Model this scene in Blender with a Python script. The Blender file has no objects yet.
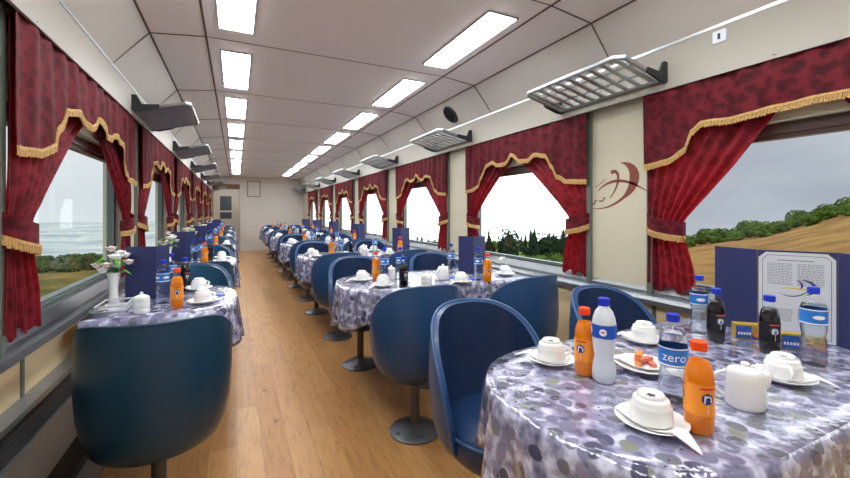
import bpy, math, random
from math import sin, cos, pi, radians as R, sqrt, atan2
from mathutils import Vector, Matrix
random.seed(7)
SC = bpy.context.scene
COL = SC.collection

# ------------------------------------------------------------------ helpers
def lin(c):
    c = c / 255.0
    return c / 12.92 if c <= 0.04045 else ((c + 0.055) / 1.055) ** 2.4
def rgb(r, g, b): return (lin(r), lin(g), lin(b), 1.0)

class MB:
    def __init__(s): s.v = []; s.f = []; s.m = []
    def add(s, vs, fs, mi=0):
        o = len(s.v); s.v += [tuple(p) for p in vs]
        for f in fs: s.f.append(tuple(i + o for i in f)); s.m.append(mi)
        return s
    def box(s, x0, x1, y0, y1, z0, z1, mi=0):
        vs = [(x, y, z) for z in (z0, z1) for y in (y0, y1) for x in (x0, x1)]
        return s.add(vs, [(0,2,3,1),(4,5,7,6),(0,1,5,4),(2,6,7,3),(0,4,6,2),(1,3,7,5)], mi)
    def prism(s, pts, mat, mi=0):
        """pts: list of (a,b); mat(a,b,t) -> xyz, t in 0,1; closed solid"""
        n = len(pts)
        vs = [mat(a, b, 0) for a, b in pts] + [mat(a, b, 1) for a, b in pts]
        fs = [tuple(range(n))[::-1], tuple(range(n, 2 * n))] + [(i, (i + 1) % n, (i + 1) % n + n, i + n) for i in range(n)]
        return s.add(vs, fs, mi)
    def lathe(s, prof, n=24, cx=0, cy=0, cz=0, sx=1, sy=1, mi=0, cap=True, a0=0, a1=2 * pi):
        full = abs(a1 - a0 - 2 * pi) < 1e-6
        m = n if full else n + 1
        vs = []
        for r, z in prof:
            for i in range(m):
                a = a0 + (a1 - a0) * i / n
                vs.append((cx + r * cos(a) * sx, cy + r * sin(a) * sy, cz + z))
        fs = []
        for j in range(len(prof) - 1):
            for i in range(n):
                i2 = (i + 1) % m if full else i + 1
                fs.append((j * m + i, j * m + i2, (j + 1) * m + i2, (j + 1) * m + i))
        if cap and full:
            if prof[0][0] > 1e-5: fs.append(tuple(range(m))[::-1])
            if prof[-1][0] > 1e-5: fs.append(tuple(range((len(prof) - 1) * m, len(prof) * m)))
        return s.add(vs, fs, mi)
    def tube(s, pts, r, n=8, mi=0, closed=False, cap=True):
        pts = [Vector(p) for p in pts]; N = len(pts); vs = []; up = None
        for i, p in enumerate(pts):
            if closed: t = pts[(i + 1) % N] - pts[i - 1]
            else: t = pts[min(i + 1, N - 1)] - pts[max(i - 1, 0)]
            t.normalize()
            if up is None: up = Vector((0, 0, 1)) if abs(t.z) < .9 else Vector((1, 0, 0))
            a = t.cross(up)
            if a.length < 1e-6: a = t.orthogonal()
            a.normalize(); b = a.cross(t).normalized(); up = b
            rr = r[i] if isinstance(r, (list, tuple)) else r
            for k in range(n):
                q = 2 * pi * k / n
                vs.append(p + a * (rr * cos(q)) + b * (rr * sin(q)))
        fs = []
        for i in range(N if closed else N - 1):
            j = (i + 1) % N
            for k in range(n):
                k2 = (k + 1) % n
                fs.append((i * n + k, i * n + k2, j * n + k2, j * n + k))
        if cap and not closed:
            fs.append(tuple(range(n))[::-1]); fs.append(tuple(range((N - 1) * n, N * n)))
        return s.add(vs, fs, mi)
    def grid(s, fn, nu, nv, mi=0):
        vs = [fn(i / nu, j / nv) for j in range(nv + 1) for i in range(nu + 1)]
        w = nu + 1
        return s.add(vs, [(j * w + i, j * w + i + 1, (j + 1) * w + i + 1, (j + 1) * w + i) for j in range(nv) for i in range(nu)], mi)
    def sheet(s, fn, nu, nv, th, mi=0):
        """closed thick sheet; th: function(point)->offset vector, or Vector"""
        w = nu + 1
        a = [Vector(fn(i / nu, j / nv)) for j in range(nv + 1) for i in range(nu + 1)]
        off = th if callable(th) else (lambda p, th=Vector(th): th)
        b = [p + off(p) for p in a]
        M = len(a)
        fs = []
        for j in range(nv):
            for i in range(nu):
                q = (j * w + i, j * w + i + 1, (j + 1) * w + i + 1, (j + 1) * w + i)
                fs.append(q); fs.append(tuple(k + M for k in q[::-1]))
        per = [i for i in range(nu)] + [j * w + nu for j in range(nv)] + [nv * w + i for i in range(nu, 0, -1)] + [j * w for j in range(nv, 0, -1)]
        for k in range(len(per)):
            x, y = per[k], per[(k + 1) % len(per)]
            fs.append((y, x, x + M, y + M))
        return s.add(a + b, fs, mi)
    def mesh(s, name, mats, smooth=38):
        me = bpy.data.meshes.new(name)
        me.from_pydata(s.v, [], s.f); me.update()
        for m in (mats if isinstance(mats, (list, tuple)) else [mats]): me.materials.append(m)
        for p, mi in zip(me.polygons, s.m): p.material_index = mi
        if smooth:
            for p in me.polygons: p.use_smooth = True
            me.set_sharp_from_angle(angle=R(smooth))
        return me
    def build(s, name, mats, parent=None, loc=(0, 0, 0), rz=0, smooth=38, bevel=0):
        o = bpy.data.objects.new(name, s.mesh(name, mats, smooth)); COL.objects.link(o)
        o.location = loc; o.rotation_euler = (0, 0, rz)
        if parent: o.parent = parent
        if bevel:
            b = o.modifiers.new('bevel', 'BEVEL'); b.width = bevel; b.segments = 2; b.limit_method = 'ANGLE'; b.angle_limit = R(50)
        return o

def tag(o, label, cat, group=None, kind=None):
    o['label'] = label; o['category'] = cat
    if group: o['group'] = group
    if kind: o['kind'] = kind
    return o
def structure(o, label=None):
    o['kind'] = 'structure'
    if label: o['label'] = label
    return o
def empty(name, loc=(0, 0, 0), rz=0):
    o = bpy.data.objects.new(name, None); COL.objects.link(o)
    o.empty_display_size = .05
    o.location = loc; o.rotation_euler = (0, 0, rz); return o
def copy_tree(o, parent=None):
    c = o.copy(); COL.objects.link(c)
    if parent: c.parent = parent
    for ch in KIDS.get(o.name, []):
        d = ch.copy(); COL.objects.link(d); d.parent = c
        for g in KIDS.get(ch.name, []):
            e = g.copy(); COL.objects.link(e); e.parent = d
    return c
KIDS = {}
def reg():
    KIDS.clear()
    for o in bpy.data.objects:
        if o.parent: KIDS.setdefault(o.parent.name, []).append(o)
USED = set()
def place(proto, loc, rz, label, cat, group):
    if proto.name in USED: o = copy_tree(proto)
    else: o = proto; USED.add(proto.name)
    o.location = loc; o.rotation_euler = (0, 0, rz)
    tag(o, label, cat, group); return o

def text_mesh(txt, size=1.0):
    cu = bpy.data.curves.new('t', 'FONT'); cu.body = txt; cu.size = size; cu.align_x = 'CENTER'; cu.align_y = 'CENTER'
    cu.resolution_u = 3
    o = bpy.data.objects.new('t', cu); COL.objects.link(o)
    bpy.context.view_layer.update()
    dg = bpy.context.evaluated_depsgraph_get()
    me = bpy.data.meshes.new_from_object(o.evaluated_get(dg))
    vs = [tuple(v.co) for v in me.vertices]; fs = [tuple(p.vertices) for p in me.polygons]
    bpy.data.objects.remove(o); bpy.data.curves.remove(cu); bpy.data.meshes.remove(me)
    return vs, fs

# camera geometry used to work out where things stand (camera at x=0,y=0,z=H)
H = 1.28; F = 395.0; YAW = R(25.57); HOR = 212.5
CA, SA = cos(YAW), sin(YAW)
def at(u, v, z=.785):
    d = F * (H - z) / (v - HOR); t = (u - 425) / F; x = t * d
    return (x * CA + d * SA, -x * SA + d * CA, z)

# ------------------------------------------------------------------ materials
def nt(name):
    m = bpy.data.materials.new(name); m.use_nodes = True
    n = m.node_tree.nodes; l = m.node_tree.links
    return m, n, l, n['Principled BSDF']
def mat(name, c, rough=.5, metal=0, coat=0, spec=.5, noise=0, nscale=8, bump=0, bscale=60, sheen=0, trans=0, ior=1.45):
    m, n, l, b = nt(name)
    b.inputs['Base Color'].default_value = c; b.inputs['Roughness'].default_value = rough
    b.inputs['Metallic'].default_value = metal; b.inputs['Coat Weight'].default_value = coat
    b.inputs['Specular IOR Level'].default_value = spec; b.inputs['Sheen Weight'].default_value = sheen
    b.inputs['Transmission Weight'].default_value = trans; b.inputs['IOR'].default_value = ior
    tc = n.new('ShaderNodeTexCoord')
    if noise:
        t = n.new('ShaderNodeTexNoise'); t.inputs['Scale'].default_value = nscale; t.inputs['Detail'].default_value = 5
        l.new(tc.outputs['Object'], t.inputs['Vector'])
        r = n.new('ShaderNodeMapRange'); r.inputs[1].default_value = .3; r.inputs[2].default_value = .7
        r.inputs[3].default_value = 1 - noise; r.inputs[4].default_value = 1 + noise * .6
        l.new(t.outputs['Fac'], r.inputs[0])
        mx = n.new('ShaderNodeVectorMath'); mx.operation = 'SCALE'; mx.inputs[0].default_value = c[:3]
        l.new(r.outputs[0], mx.inputs['Scale']); l.new(mx.outputs[0], b.inputs['Base Color'])
    if bump:
        t = n.new('ShaderNodeTexNoise'); t.inputs['Scale'].default_value = bscale; t.inputs['Detail'].default_value = 3
        l.new(tc.outputs['Object'], t.inputs['Vector'])
        bp = n.new('ShaderNodeBump'); bp.inputs['Strength'].default_value = bump; bp.inputs['Distance'].default_value = .01
        l.new(t.outputs['Fac'], bp.inputs['Height']); l.new(bp.outputs[0], b.inputs['Normal'])
    return m
def ramp(n, stops, interp='LINEAR'):
    r = n.new('ShaderNodeValToRGB'); r.color_ramp.interpolation = interp
    e = r.color_ramp.elements
    e[0].position, e[0].color = stops[0]; e[1].position, e[1].color = stops[-1]
    for p, c in stops[1:-1]:
        x = e.new(p); x.color = c
    return r

M = {}
M['ceiling'] = mat('ceiling_panel', rgb(252, 248, 246), .45, noise=.03, nscale=1.2)
M['upper'] = mat('upper_panel', rgb(188, 182, 174), .45, noise=.07, nscale=1.5)
M['pelmet'] = mat('pelmet_panel', rgb(150, 145, 135), .5, noise=.05, nscale=1.5)
M['cream'] = mat('cream_panel', rgb(202, 196, 172), .4, noise=.03, nscale=2)
M['endwall'] = mat('end_wall_laminate', rgb(212, 206, 198), .4, noise=.04, nscale=1)
M['dado'] = mat('beige_lower_panel', rgb(232, 210, 166), .42, noise=.06, nscale=3)
M['brown'] = mat('brown_vestibule', rgb(140, 108, 80), .5)
M['seam'] = mat('seam_strip', rgb(96, 74, 66), .6)
M['steel'] = mat('grey_steel_sill', rgb(150, 156, 160), .32, metal=.75, noise=.08, nscale=12)
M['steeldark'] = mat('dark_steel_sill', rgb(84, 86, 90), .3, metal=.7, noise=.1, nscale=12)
M['kick'] = mat('grey_brown_kick_strip', rgb(126, 112, 100), .5)
M['frame'] = mat('window_frame_grey', rgb(98, 108, 106), .4, metal=.4)
M['frametop'] = mat('window_frame_brown', rgb(96, 74, 70), .45)
M['post'] = mat('grey_green_post', rgb(112, 124, 116), .4, metal=.3)
M['dark'] = mat('dark_metal', rgb(52, 54, 56), .45, metal=.5)
M['black'] = mat('black_rubber', rgb(24, 22, 22), .6)
M['alu'] = mat('rack_aluminium', rgb(178, 184, 186), .35, metal=.8)
M['rackgrey'] = mat('rack_grey_paint', rgb(120, 126, 132), .4, metal=.4)
M['ped'] = mat('pedestal_grey', rgb(92, 94, 98), .42, metal=.6, noise=.1)
M['blue'] = mat('blue_vinyl', rgb(38, 72, 114), .34, noise=.08, nscale=3, bump=.06, bscale=260, coat=.1)
M['blueseat'] = mat('blue_vinyl_seat', rgb(24, 52, 92), .33, noise=.08, nscale=3, bump=.06, bscale=260, coat=.1)
M['bluein'] = mat('blue_vinyl_inner', rgb(34, 54, 88), .34, noise=.08, nscale=3, bump=.05, bscale=260, coat=.15)
M['piping'] = mat('blue_piping', rgb(52, 88, 134), .35, coat=.2)
M['teal'] = mat('teal_vinyl', rgb(18, 58, 82), .36, noise=.1, nscale=3, bump=.06, bscale=260, coat=.1)
M['tealin'] = mat('teal_vinyl_inner', rgb(50, 98, 130), .36, noise=.08, nscale=3, coat=.15)
M['porc'] = mat('white_porcelain', rgb(236, 238, 236), .16, coat=.5)
M['napkin'] = mat('paper_napkin', rgb(236, 236, 238), .8)
M['navy'] = mat('navy_leatherette', rgb(44, 50, 94), .45, bump=.1, bscale=300)
M['navy_shaded'] = mat('navy_leatherette_shaded', rgb(52, 52, 70), .5)  # the navy again, with a turned panel's shade put into its colour
M['paper'] = mat('menu_paper', rgb(208, 214, 222), .6)
M['ink'] = mat('grey_ink', rgb(120, 126, 140), .7)
M['inkdark'] = mat('dark_ink', rgb(60, 64, 80), .7)
M['swoosh'] = mat('blue_swoosh_ink', rgb(46, 54, 128), .6)
M['yellow'] = mat('yellow_ink', rgb(220, 200, 40), .6)
M['logo'] = mat('red_brown_decal', rgb(128, 66, 54), .5)
M['capblue'] = mat('blue_cap', rgb(24, 56, 190), .35, bump=.2, bscale=400)
M['capor'] = mat('orange_cap', rgb(246, 80, 20), .35)
M['lblblue'] = mat('blue_label', rgb(44, 124, 210), .35, noise=.15, nscale=30)
M['lblblue2'] = mat('deep_blue_label', rgb(30, 84, 190), .35, noise=.15, nscale=30)
M['lblwhite'] = mat('white_print', rgb(240, 242, 246), .45)
M['lblor'] = mat('orange_label', rgb(255, 158, 50), .35)
M['lblred'] = mat('red_print', rgb(206, 40, 30), .4)
M['lblpink'] = mat('pink_print', rgb(220, 100, 100), .4)
M['lbldark'] = mat('black_label', rgb(12, 13, 22), .35)
M['lblsilver'] = mat('silver_print', rgb(120, 130, 150), .4)
M['milk'] = mat('milky_drink', rgb(214, 222, 230), .3, coat=.3)
M['cola'] = mat('cola_drink', rgb(12, 3, 4), .08, coat=.4)
M['snack'] = mat('orange_wafer', rgb(226, 140, 70), .7, noise=.2, nscale=60)
M['snack2'] = mat('pink_wafer', rgb(214, 120, 100), .7, noise=.2, nscale=60)
M['boxyel'] = mat('yellow_carton', rgb(190, 160, 60), .5, noise=.3, nscale=40)
M['boxblue'] = mat('blue_carton', rgb(50, 96, 180), .5, noise=.3, nscale=60)
M['boxpurple'] = mat('purple_carton', rgb(110, 70, 150), .5, noise=.2, nscale=60)
M['packblue'] = mat('blue_wrapper', rgb(70, 110, 210), .35, noise=.35, nscale=50)
M['leaf'] = mat('leaf_green', rgb(96, 170, 50), .5)
M['stemg'] = mat('stem_green', rgb(60, 110, 40), .6)
M['petalw'] = mat('white_petal', rgb(246, 246, 242), .7)
M['petalr'] = mat('red_petal', rgb(214, 70, 70), .7)
M['petaly'] = mat('yellow_petal', rgb(226, 190, 80), .7)
M['petalp'] = mat('pink_petal', rgb(236, 214, 208), .7)
M['gold'] = mat('gold_fringe', rgb(206, 166, 104), .6, noise=.25, nscale=90, bump=.3, bscale=300)
M['tray'] = mat('clear_plastic_rack', rgb(214, 218, 222), .2, metal=.2)
M['door'] = mat('white_door', rgb(228, 220, 208), .4)
M['doorglass'] = mat('door_glass', rgb(90, 104, 110), .1, metal=.2)
M['bark'] = mat('bark', rgb(70, 54, 40), .9)
M['tabletop'] = mat('table_board', rgb(150, 140, 130), .5)

# emissive diffuser
m, n, l, b = nt('lamp_diffuser')
b.inputs['Base Color'].default_value = rgb(240, 240, 240)
b.inputs['Emission Color'].default_value = (.96, .98, 1, 1); b.inputs['Emission Strength'].default_value = 18
M['lamp'] = m

def thin(name, tint, gloss=.12, rough=.02):
    m, n, l, b = nt(name); n.remove(b)
    out = n['Material Output']
    tr = n.new('ShaderNodeBsdfTransparent'); tr.inputs[0].default_value = tint
    gl = n.new('ShaderNodeBsdfGlossy'); gl.inputs['Roughness'].default_value = rough
    lw = n.new('ShaderNodeLayerWeight'); lw.inputs[0].default_value = .25
    mr = n.new('ShaderNodeMapRange'); mr.inputs[3].default_value = gloss * .35; mr.inputs[4].default_value = min(1, gloss * 5)
    l.new(lw.outputs['Facing'], mr.inputs[0])
    mx = n.new('ShaderNodeMixShader'); l.new(mr.outputs[0], mx.inputs[0]); l.new(tr.outputs[0], mx.inputs[1]); l.new(gl.outputs[0], mx.inputs[2])
    l.new(mx.outputs[0], out.inputs[0]); return m
M['pane'] = thin('window_glass', (.96, .97, .97, 1), .02)
M['pet'] = thin('clear_plastic', (.97, .985, .99, 1), .035)
# water: half refraction, half clear
m, n, l, b = nt('water'); n.remove(b)
rf = n.new('ShaderNodeBsdfRefraction'); rf.inputs['IOR'].default_value = 1.2; rf.inputs['Color'].default_value = (.98, .99, 1, 1)
rf.inputs['Roughness'].default_value = 0
tr = n.new('ShaderNodeBsdfTransparent'); tr.inputs[0].default_value = (.95, .98, 1, 1)
mx = n.new('ShaderNodeMixShader'); mx.inputs[0].default_value = .6
l.new(tr.outputs[0], mx.inputs[1]); l.new(rf.outputs[0], mx.inputs[2]); l.new(mx.outputs[0], n['Material Output'].inputs[0])
M['water'] = m
# orange drink
m, n, l, b = nt('orange_drink')
b.inputs['Base Color'].default_value = rgb(255, 156, 12); b.inputs['Roughness'].default_value = .12
b.inputs['Subsurface Weight'].default_value = .0; b.inputs['Coat Weight'].default_value = .5
tl = n.new('ShaderNodeBsdfTranslucent'); tl.inputs[0].default_value = rgb(255, 150, 20)
mx = n.new('ShaderNodeMixShader'); mx.inputs[0].default_value = .35
l.new(b.outputs[0], mx.inputs[1]); l.new(tl.outputs[0], mx.inputs[2]); l.new(mx.outputs[0], n['Material Output'].inputs[0])
M['orange'] = m
# curtain velvet
m, n, l, b = nt('red_damask')
tc = n.new('ShaderNodeTexCoord')
v1 = n.new('ShaderNodeTexVoronoi'); v1.inputs['Scale'].default_value = 26; v1.feature = 'SMOOTH_F1'
n1 = n.new('ShaderNodeTexNoise'); n1.inputs['Scale'].default_value = 55; n1.inputs['Detail'].default_value = 6; n1.inputs['Roughness'].default_value = .7
l.new(tc.outputs['Object'], v1.inputs['Vector']); l.new(tc.outputs['Object'], n1.inputs['Vector'])
ad = n.new('ShaderNodeMath'); ad.operation = 'ADD'; l.new(v1.outputs['Distance'], ad.inputs[0]); l.new(n1.outputs['Fac'], ad.inputs[1])
rp = ramp(n, [(.55, rgb(44, 3, 12)), (.85, rgb(72, 8, 20)), (1.0, rgb(108, 24, 38))])
l.new(ad.outputs[0], rp.inputs[0]); l.new(rp.outputs[0], b.inputs['Base Color'])
b.inputs['Roughness'].default_value = .72; b.inputs['Sheen Weight'].default_value = .12; b.inputs['Sheen Tint'].default_value = rgb(220, 90, 100)
b.inputs['Specular IOR Level'].default_value = .25
bp = n.new('ShaderNodeBump'); bp.inputs['Strength'].default_value = .35; bp.inputs['Distance'].default_value = .006
l.new(ad.outputs[0], bp.inputs['Height']); l.new(bp.outputs[0], b.inputs['Normal'])
tl = n.new('ShaderNodeBsdfTranslucent'); tl.inputs[0].default_value = rgb(225, 25, 30)
mx = n.new('ShaderNodeMixShader'); mx.inputs[0].default_value = .17
l.new(b.outputs[0], mx.inputs[1]); l.new(tl.outputs[0], mx.inputs[2]); l.new(mx.outputs[0], n['Material Output'].inputs[0])
M['velvet'] = m
# tablecloth vinyl, printed with petals and dots
m, n, l, b = nt('printed_vinyl_cloth')
tc = n.new('ShaderNodeTexCoord')
wn = n.new('ShaderNodeTexNoise'); wn.inputs['Scale'].default_value = 9; wn.inputs['Detail'].default_value = 2
l.new(tc.outputs['Object'], wn.inputs['Vector'])
av = n.new('ShaderNodeVectorMath'); av.operation = 'MULTIPLY_ADD'; av.inputs[1].default_value = (.045, .045, .045)
l.new(wn.outputs['Color'], av.inputs[0]); l.new(tc.outputs['Object'], av.inputs[2])
v1 = n.new('ShaderNodeTexVoronoi'); v1.inputs['Scale'].default_value = 23; v1.inputs['Randomness'].default_value = .9
l.new(av.outputs[0], v1.inputs['Vector'])
petal = ramp(n, [(0, (1, 1, 1, 1)), (.42, (1, 1, 1, 1)), (.5, (0, 0, 0, 1)), (1, (0, 0, 0, 1))])
l.new(v1.outputs['Distance'], petal.inputs[0])
cellc = n.new('ShaderNodeSeparateColor'); l.new(v1.outputs['Color'], cellc.inputs[0])
pc = ramp(n, [(0, rgb(74, 76, 104)), (.16, rgb(122, 122, 150)), (.5, rgb(104, 108, 122)), (.72, rgb(138, 134, 164)), (.9, rgb(128, 134, 122))], 'CONSTANT')
l.new(cellc.outputs[0], pc.inputs[0])
bgn = n.new('ShaderNodeTexNoise'); bgn.inputs['Scale'].default_value = 24; bgn.inputs['Detail'].default_value = 4
l.new(tc.outputs['Object'], bgn.inputs['Vector'])
bg = ramp(n, [(.34, rgb(98, 96, 128)), (.48, rgb(148, 148, 176)), (.64, rgb(208, 210, 234))])
l.new(bgn.outputs['Fac'], bg.inputs[0])
mx1 = n.new('ShaderNodeMix'); mx1.data_type = 'RGBA'
l.new(petal.outputs[0], mx1.inputs[0]); l.new(bg.outputs[0], mx1.inputs[6]); l.new(pc.outputs[0], mx1.inputs[7])
v2 = n.new('ShaderNodeTexVoronoi'); v2.inputs['Scale'].default_value = 62
l.new(tc.outputs['Object'], v2.inputs['Vector'])
dots = ramp(n, [(0, (1, 1, 1, 1)), (.16, (1, 1, 1, 1)), (.22, (0, 0, 0, 1)), (1, (0, 0, 0, 1))])
l.new(v2.outputs['Distance'], dots.inputs[0])
big = n.new('ShaderNodeTexNoise'); big.inputs['Scale'].default_value = 6
l.new(tc.outputs['Object'], big.inputs['Vector'])
bt = n.new('ShaderNodeMath'); bt.operation = 'GREATER_THAN'; bt.inputs[1].default_value = .58; l.new(big.outputs['Fac'], bt.inputs[0])
ml = n.new('ShaderNodeMath'); ml.operation = 'MULTIPLY'; l.new(dots.outputs[0], ml.inputs[0]); l.new(bt.outputs[0], ml.inputs[1])
mx2 = n.new('ShaderNodeMix'); mx2.data_type = 'RGBA'
l.new(ml.outputs[0], mx2.inputs[0]); l.new(mx1.outputs[2], mx2.inputs[6]); mx2.inputs[7].default_value = rgb(44, 46, 66)
l.new(mx2.outputs[2], b.inputs['Base Color'])
b.inputs['Roughness'].default_value = .2; b.inputs['Coat Weight'].default_value = 1; b.inputs['Coat Roughness'].default_value = .12
bn = n.new('ShaderNodeTexNoise'); bn.inputs['Scale'].default_value = 30; bn.inputs['Detail'].default_value = 2
l.new(tc.outputs['Object'], bn.inputs['Vector'])
bp = n.new('ShaderNodeBump'); bp.inputs['Strength'].default_value = .38; bp.inputs['Distance'].default_value = .011
l.new(bn.outputs['Fac'], bp.inputs['Height']); l.new(bp.outputs[0], b.inputs['Normal']); l.new(bp.outputs[0], b.inputs['Coat Normal'])
M['cloth'] = m
# floor
m, n, l, b = nt('wood_plank_floor')
tc = n.new('ShaderNodeTexCoord'); mp = n.new('ShaderNodeMapping'); mp.inputs['Rotation'].default_value = (0, 0, R(90))
l.new(tc.outputs['Object'], mp.inputs['Vector'])
br = n.new('ShaderNodeTexBrick'); br.inputs['Scale'].default_value = 1; br.inputs['Brick Width'].default_value = 1.2; br.inputs['Row Height'].default_value = .13
br.inputs['Mortar Size'].default_value = .0012; br.inputs['Color1'].default_value = rgb(188, 142, 90); br.inputs['Color2'].default_value = rgb(170, 122, 72)
br.inputs['Mortar'].default_value = rgb(140, 98, 58); br.offset = .37
l.new(mp.outputs[0], br.inputs['Vector'])
mp2 = n.new('ShaderNodeMapping'); mp2.inputs['Scale'].default_value = (14, 1.6, 1)
l.new(tc.outputs['Object'], mp2.inputs['Vector'])
gn = n.new('ShaderNodeTexNoise'); gn.inputs['Scale'].default_value = 3; gn.inputs['Detail'].default_value = 7; gn.inputs['Roughness'].default_value = .65
l.new(mp2.outputs[0], gn.inputs['Vector'])
gr = ramp(n, [(.3, (.62, .56, .5, 1)), (.5, (1, 1, 1, 1)), (.75, (1.1, 1.08, 1.02, 1))])
l.new(gn.outputs['Fac'], gr.inputs[0])
mm = n.new('ShaderNodeMix'); mm.data_type = 'RGBA'; mm.blend_type = 'MULTIPLY'; mm.inputs[0].default_value = .8
l.new(br.outputs['Color'], mm.inputs[6]); l.new(gr.outputs[0], mm.inputs[7])
mp3 = n.new('ShaderNodeMapping'); mp3.inputs['Scale'].default_value = (5, 3, 1); l.new(tc.outputs['Object'], mp3.inputs['Vector'])
kv = n.new('ShaderNodeTexVoronoi'); kv.inputs['Scale'].default_value = 1.2; l.new(mp3.outputs[0], kv.inputs['Vector'])
kr = ramp(n, [(0, (.45, .38, .3, 1)), (.05, (.55, .48, .4, 1)), (.12, (1, 1, 1, 1)), (1, (1, 1, 1, 1))])
l.new(kv.outputs['Distance'], kr.inputs[0])
m3 = n.new('ShaderNodeMix'); m3.data_type = 'RGBA'; m3.blend_type = 'MULTIPLY'; m3.inputs[0].default_value = .9
l.new(mm.outputs[2], m3.inputs[6]); l.new(kr.outputs[0], m3.inputs[7])
l.new(m3.outputs[2], b.inputs['Base Color']); b.inputs['Roughness'].default_value = .38; b.inputs['Specular IOR Level'].default_value = .35
M['floor'] = m
# grounds and foliage
def ground(name, c1, c2, c3, sc=.15):
    m, n, l, b = nt(name); tc = n.new('ShaderNodeTexCoord')
    t = n.new('ShaderNodeTexNoise'); t.inputs['Scale'].default_value = sc; t.inputs['Detail'].default_value = 10; t.inputs['Roughness'].default_value = .7
    l.new(tc.outputs['Object'], t.inputs['Vector'])
    r = ramp(n, [(.35, c1), (.5, c2), (.66, c3)]); l.new(t.outputs['Fac'], r.inputs[0]); l.new(r.outputs[0], b.inputs['Base Color'])
    b.inputs['Roughness'].default_value = 1; b.inputs['Specular IOR Level'].default_value = 0
    return m
M['dry'] = ground('dry_hillside_grass', rgb(112, 86, 54), rgb(134, 104, 66), rgb(150, 120, 78), .3)
M['meadow'] = ground('green_meadow', rgb(92, 110, 52), rgb(120, 138, 70), rgb(150, 160, 96), .12)
M['olive'] = ground('olive_field', rgb(72, 68, 38), rgb(98, 88, 50), rgb(122, 104, 66), .3)
M['plain'] = ground('hazed_plain_fields', rgb(120, 134, 136), rgb(158, 166, 164), rgb(186, 186, 180), .006)  # distance haze is put into the plain's colour
M['bush'] = ground('bush_leaves', rgb(50, 68, 30), rgb(88, 112, 50), rgb(132, 152, 78), 3.5)
M['bush2'] = ground('dull_bush_leaves', rgb(48, 58, 38), rgb(74, 86, 54), rgb(98, 108, 70), 2.2)
M['pine'] = ground('conifer_needles', rgb(26, 38, 24), rgb(42, 58, 36), rgb(60, 78, 48), 2.2)

# ------------------------------------------------------------------ dimensions
XL, XR, CX = -.70, 2.14, .72
Y0, Y1 = -1.6, 14.4
ZC = 2.46
P = 1.94
def WC(k): return .72 + P * k           # window and table centres
HW = .72; WZ0, WZ1 = .87, 1.68

# ------------------------------------------------------------------ shell
b = MB().box(XL - .12, XR + .12, Y0, Y1 + 1.4, -.1, 0)
structure(b.build('floor', M['floor'], smooth=0), 'golden wood plank floor')
prof = [(.9, ZC), (1.217, 2.424)]
b = MB()
b.box(CX - .9, CX + .9, Y0, Y1, ZC, ZC + .04)
for s in (-1, 1):
    b.add([(CX + s * .9, Y0, ZC), (CX + s * 1.22, Y0, 2.424), (CX + s * 1.22, Y0, 2.5), (CX + s * .9, Y0, 2.5),
           (CX + s * .9, Y1, ZC), (CX + s * 1.22, Y1, 2.424), (CX + s * 1.22, Y1, 2.5), (CX + s * .9, Y1, 2.5)],
          [(0, 1, 5, 4), (1, 2, 6, 5), (2, 3, 7, 6), (3, 0, 4, 7), (0, 3, 2, 1), (4, 5, 6, 7)])
structure(b.build('ceiling', M['ceiling'], smooth=0), 'pale beige panelled carriage ceiling')

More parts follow.
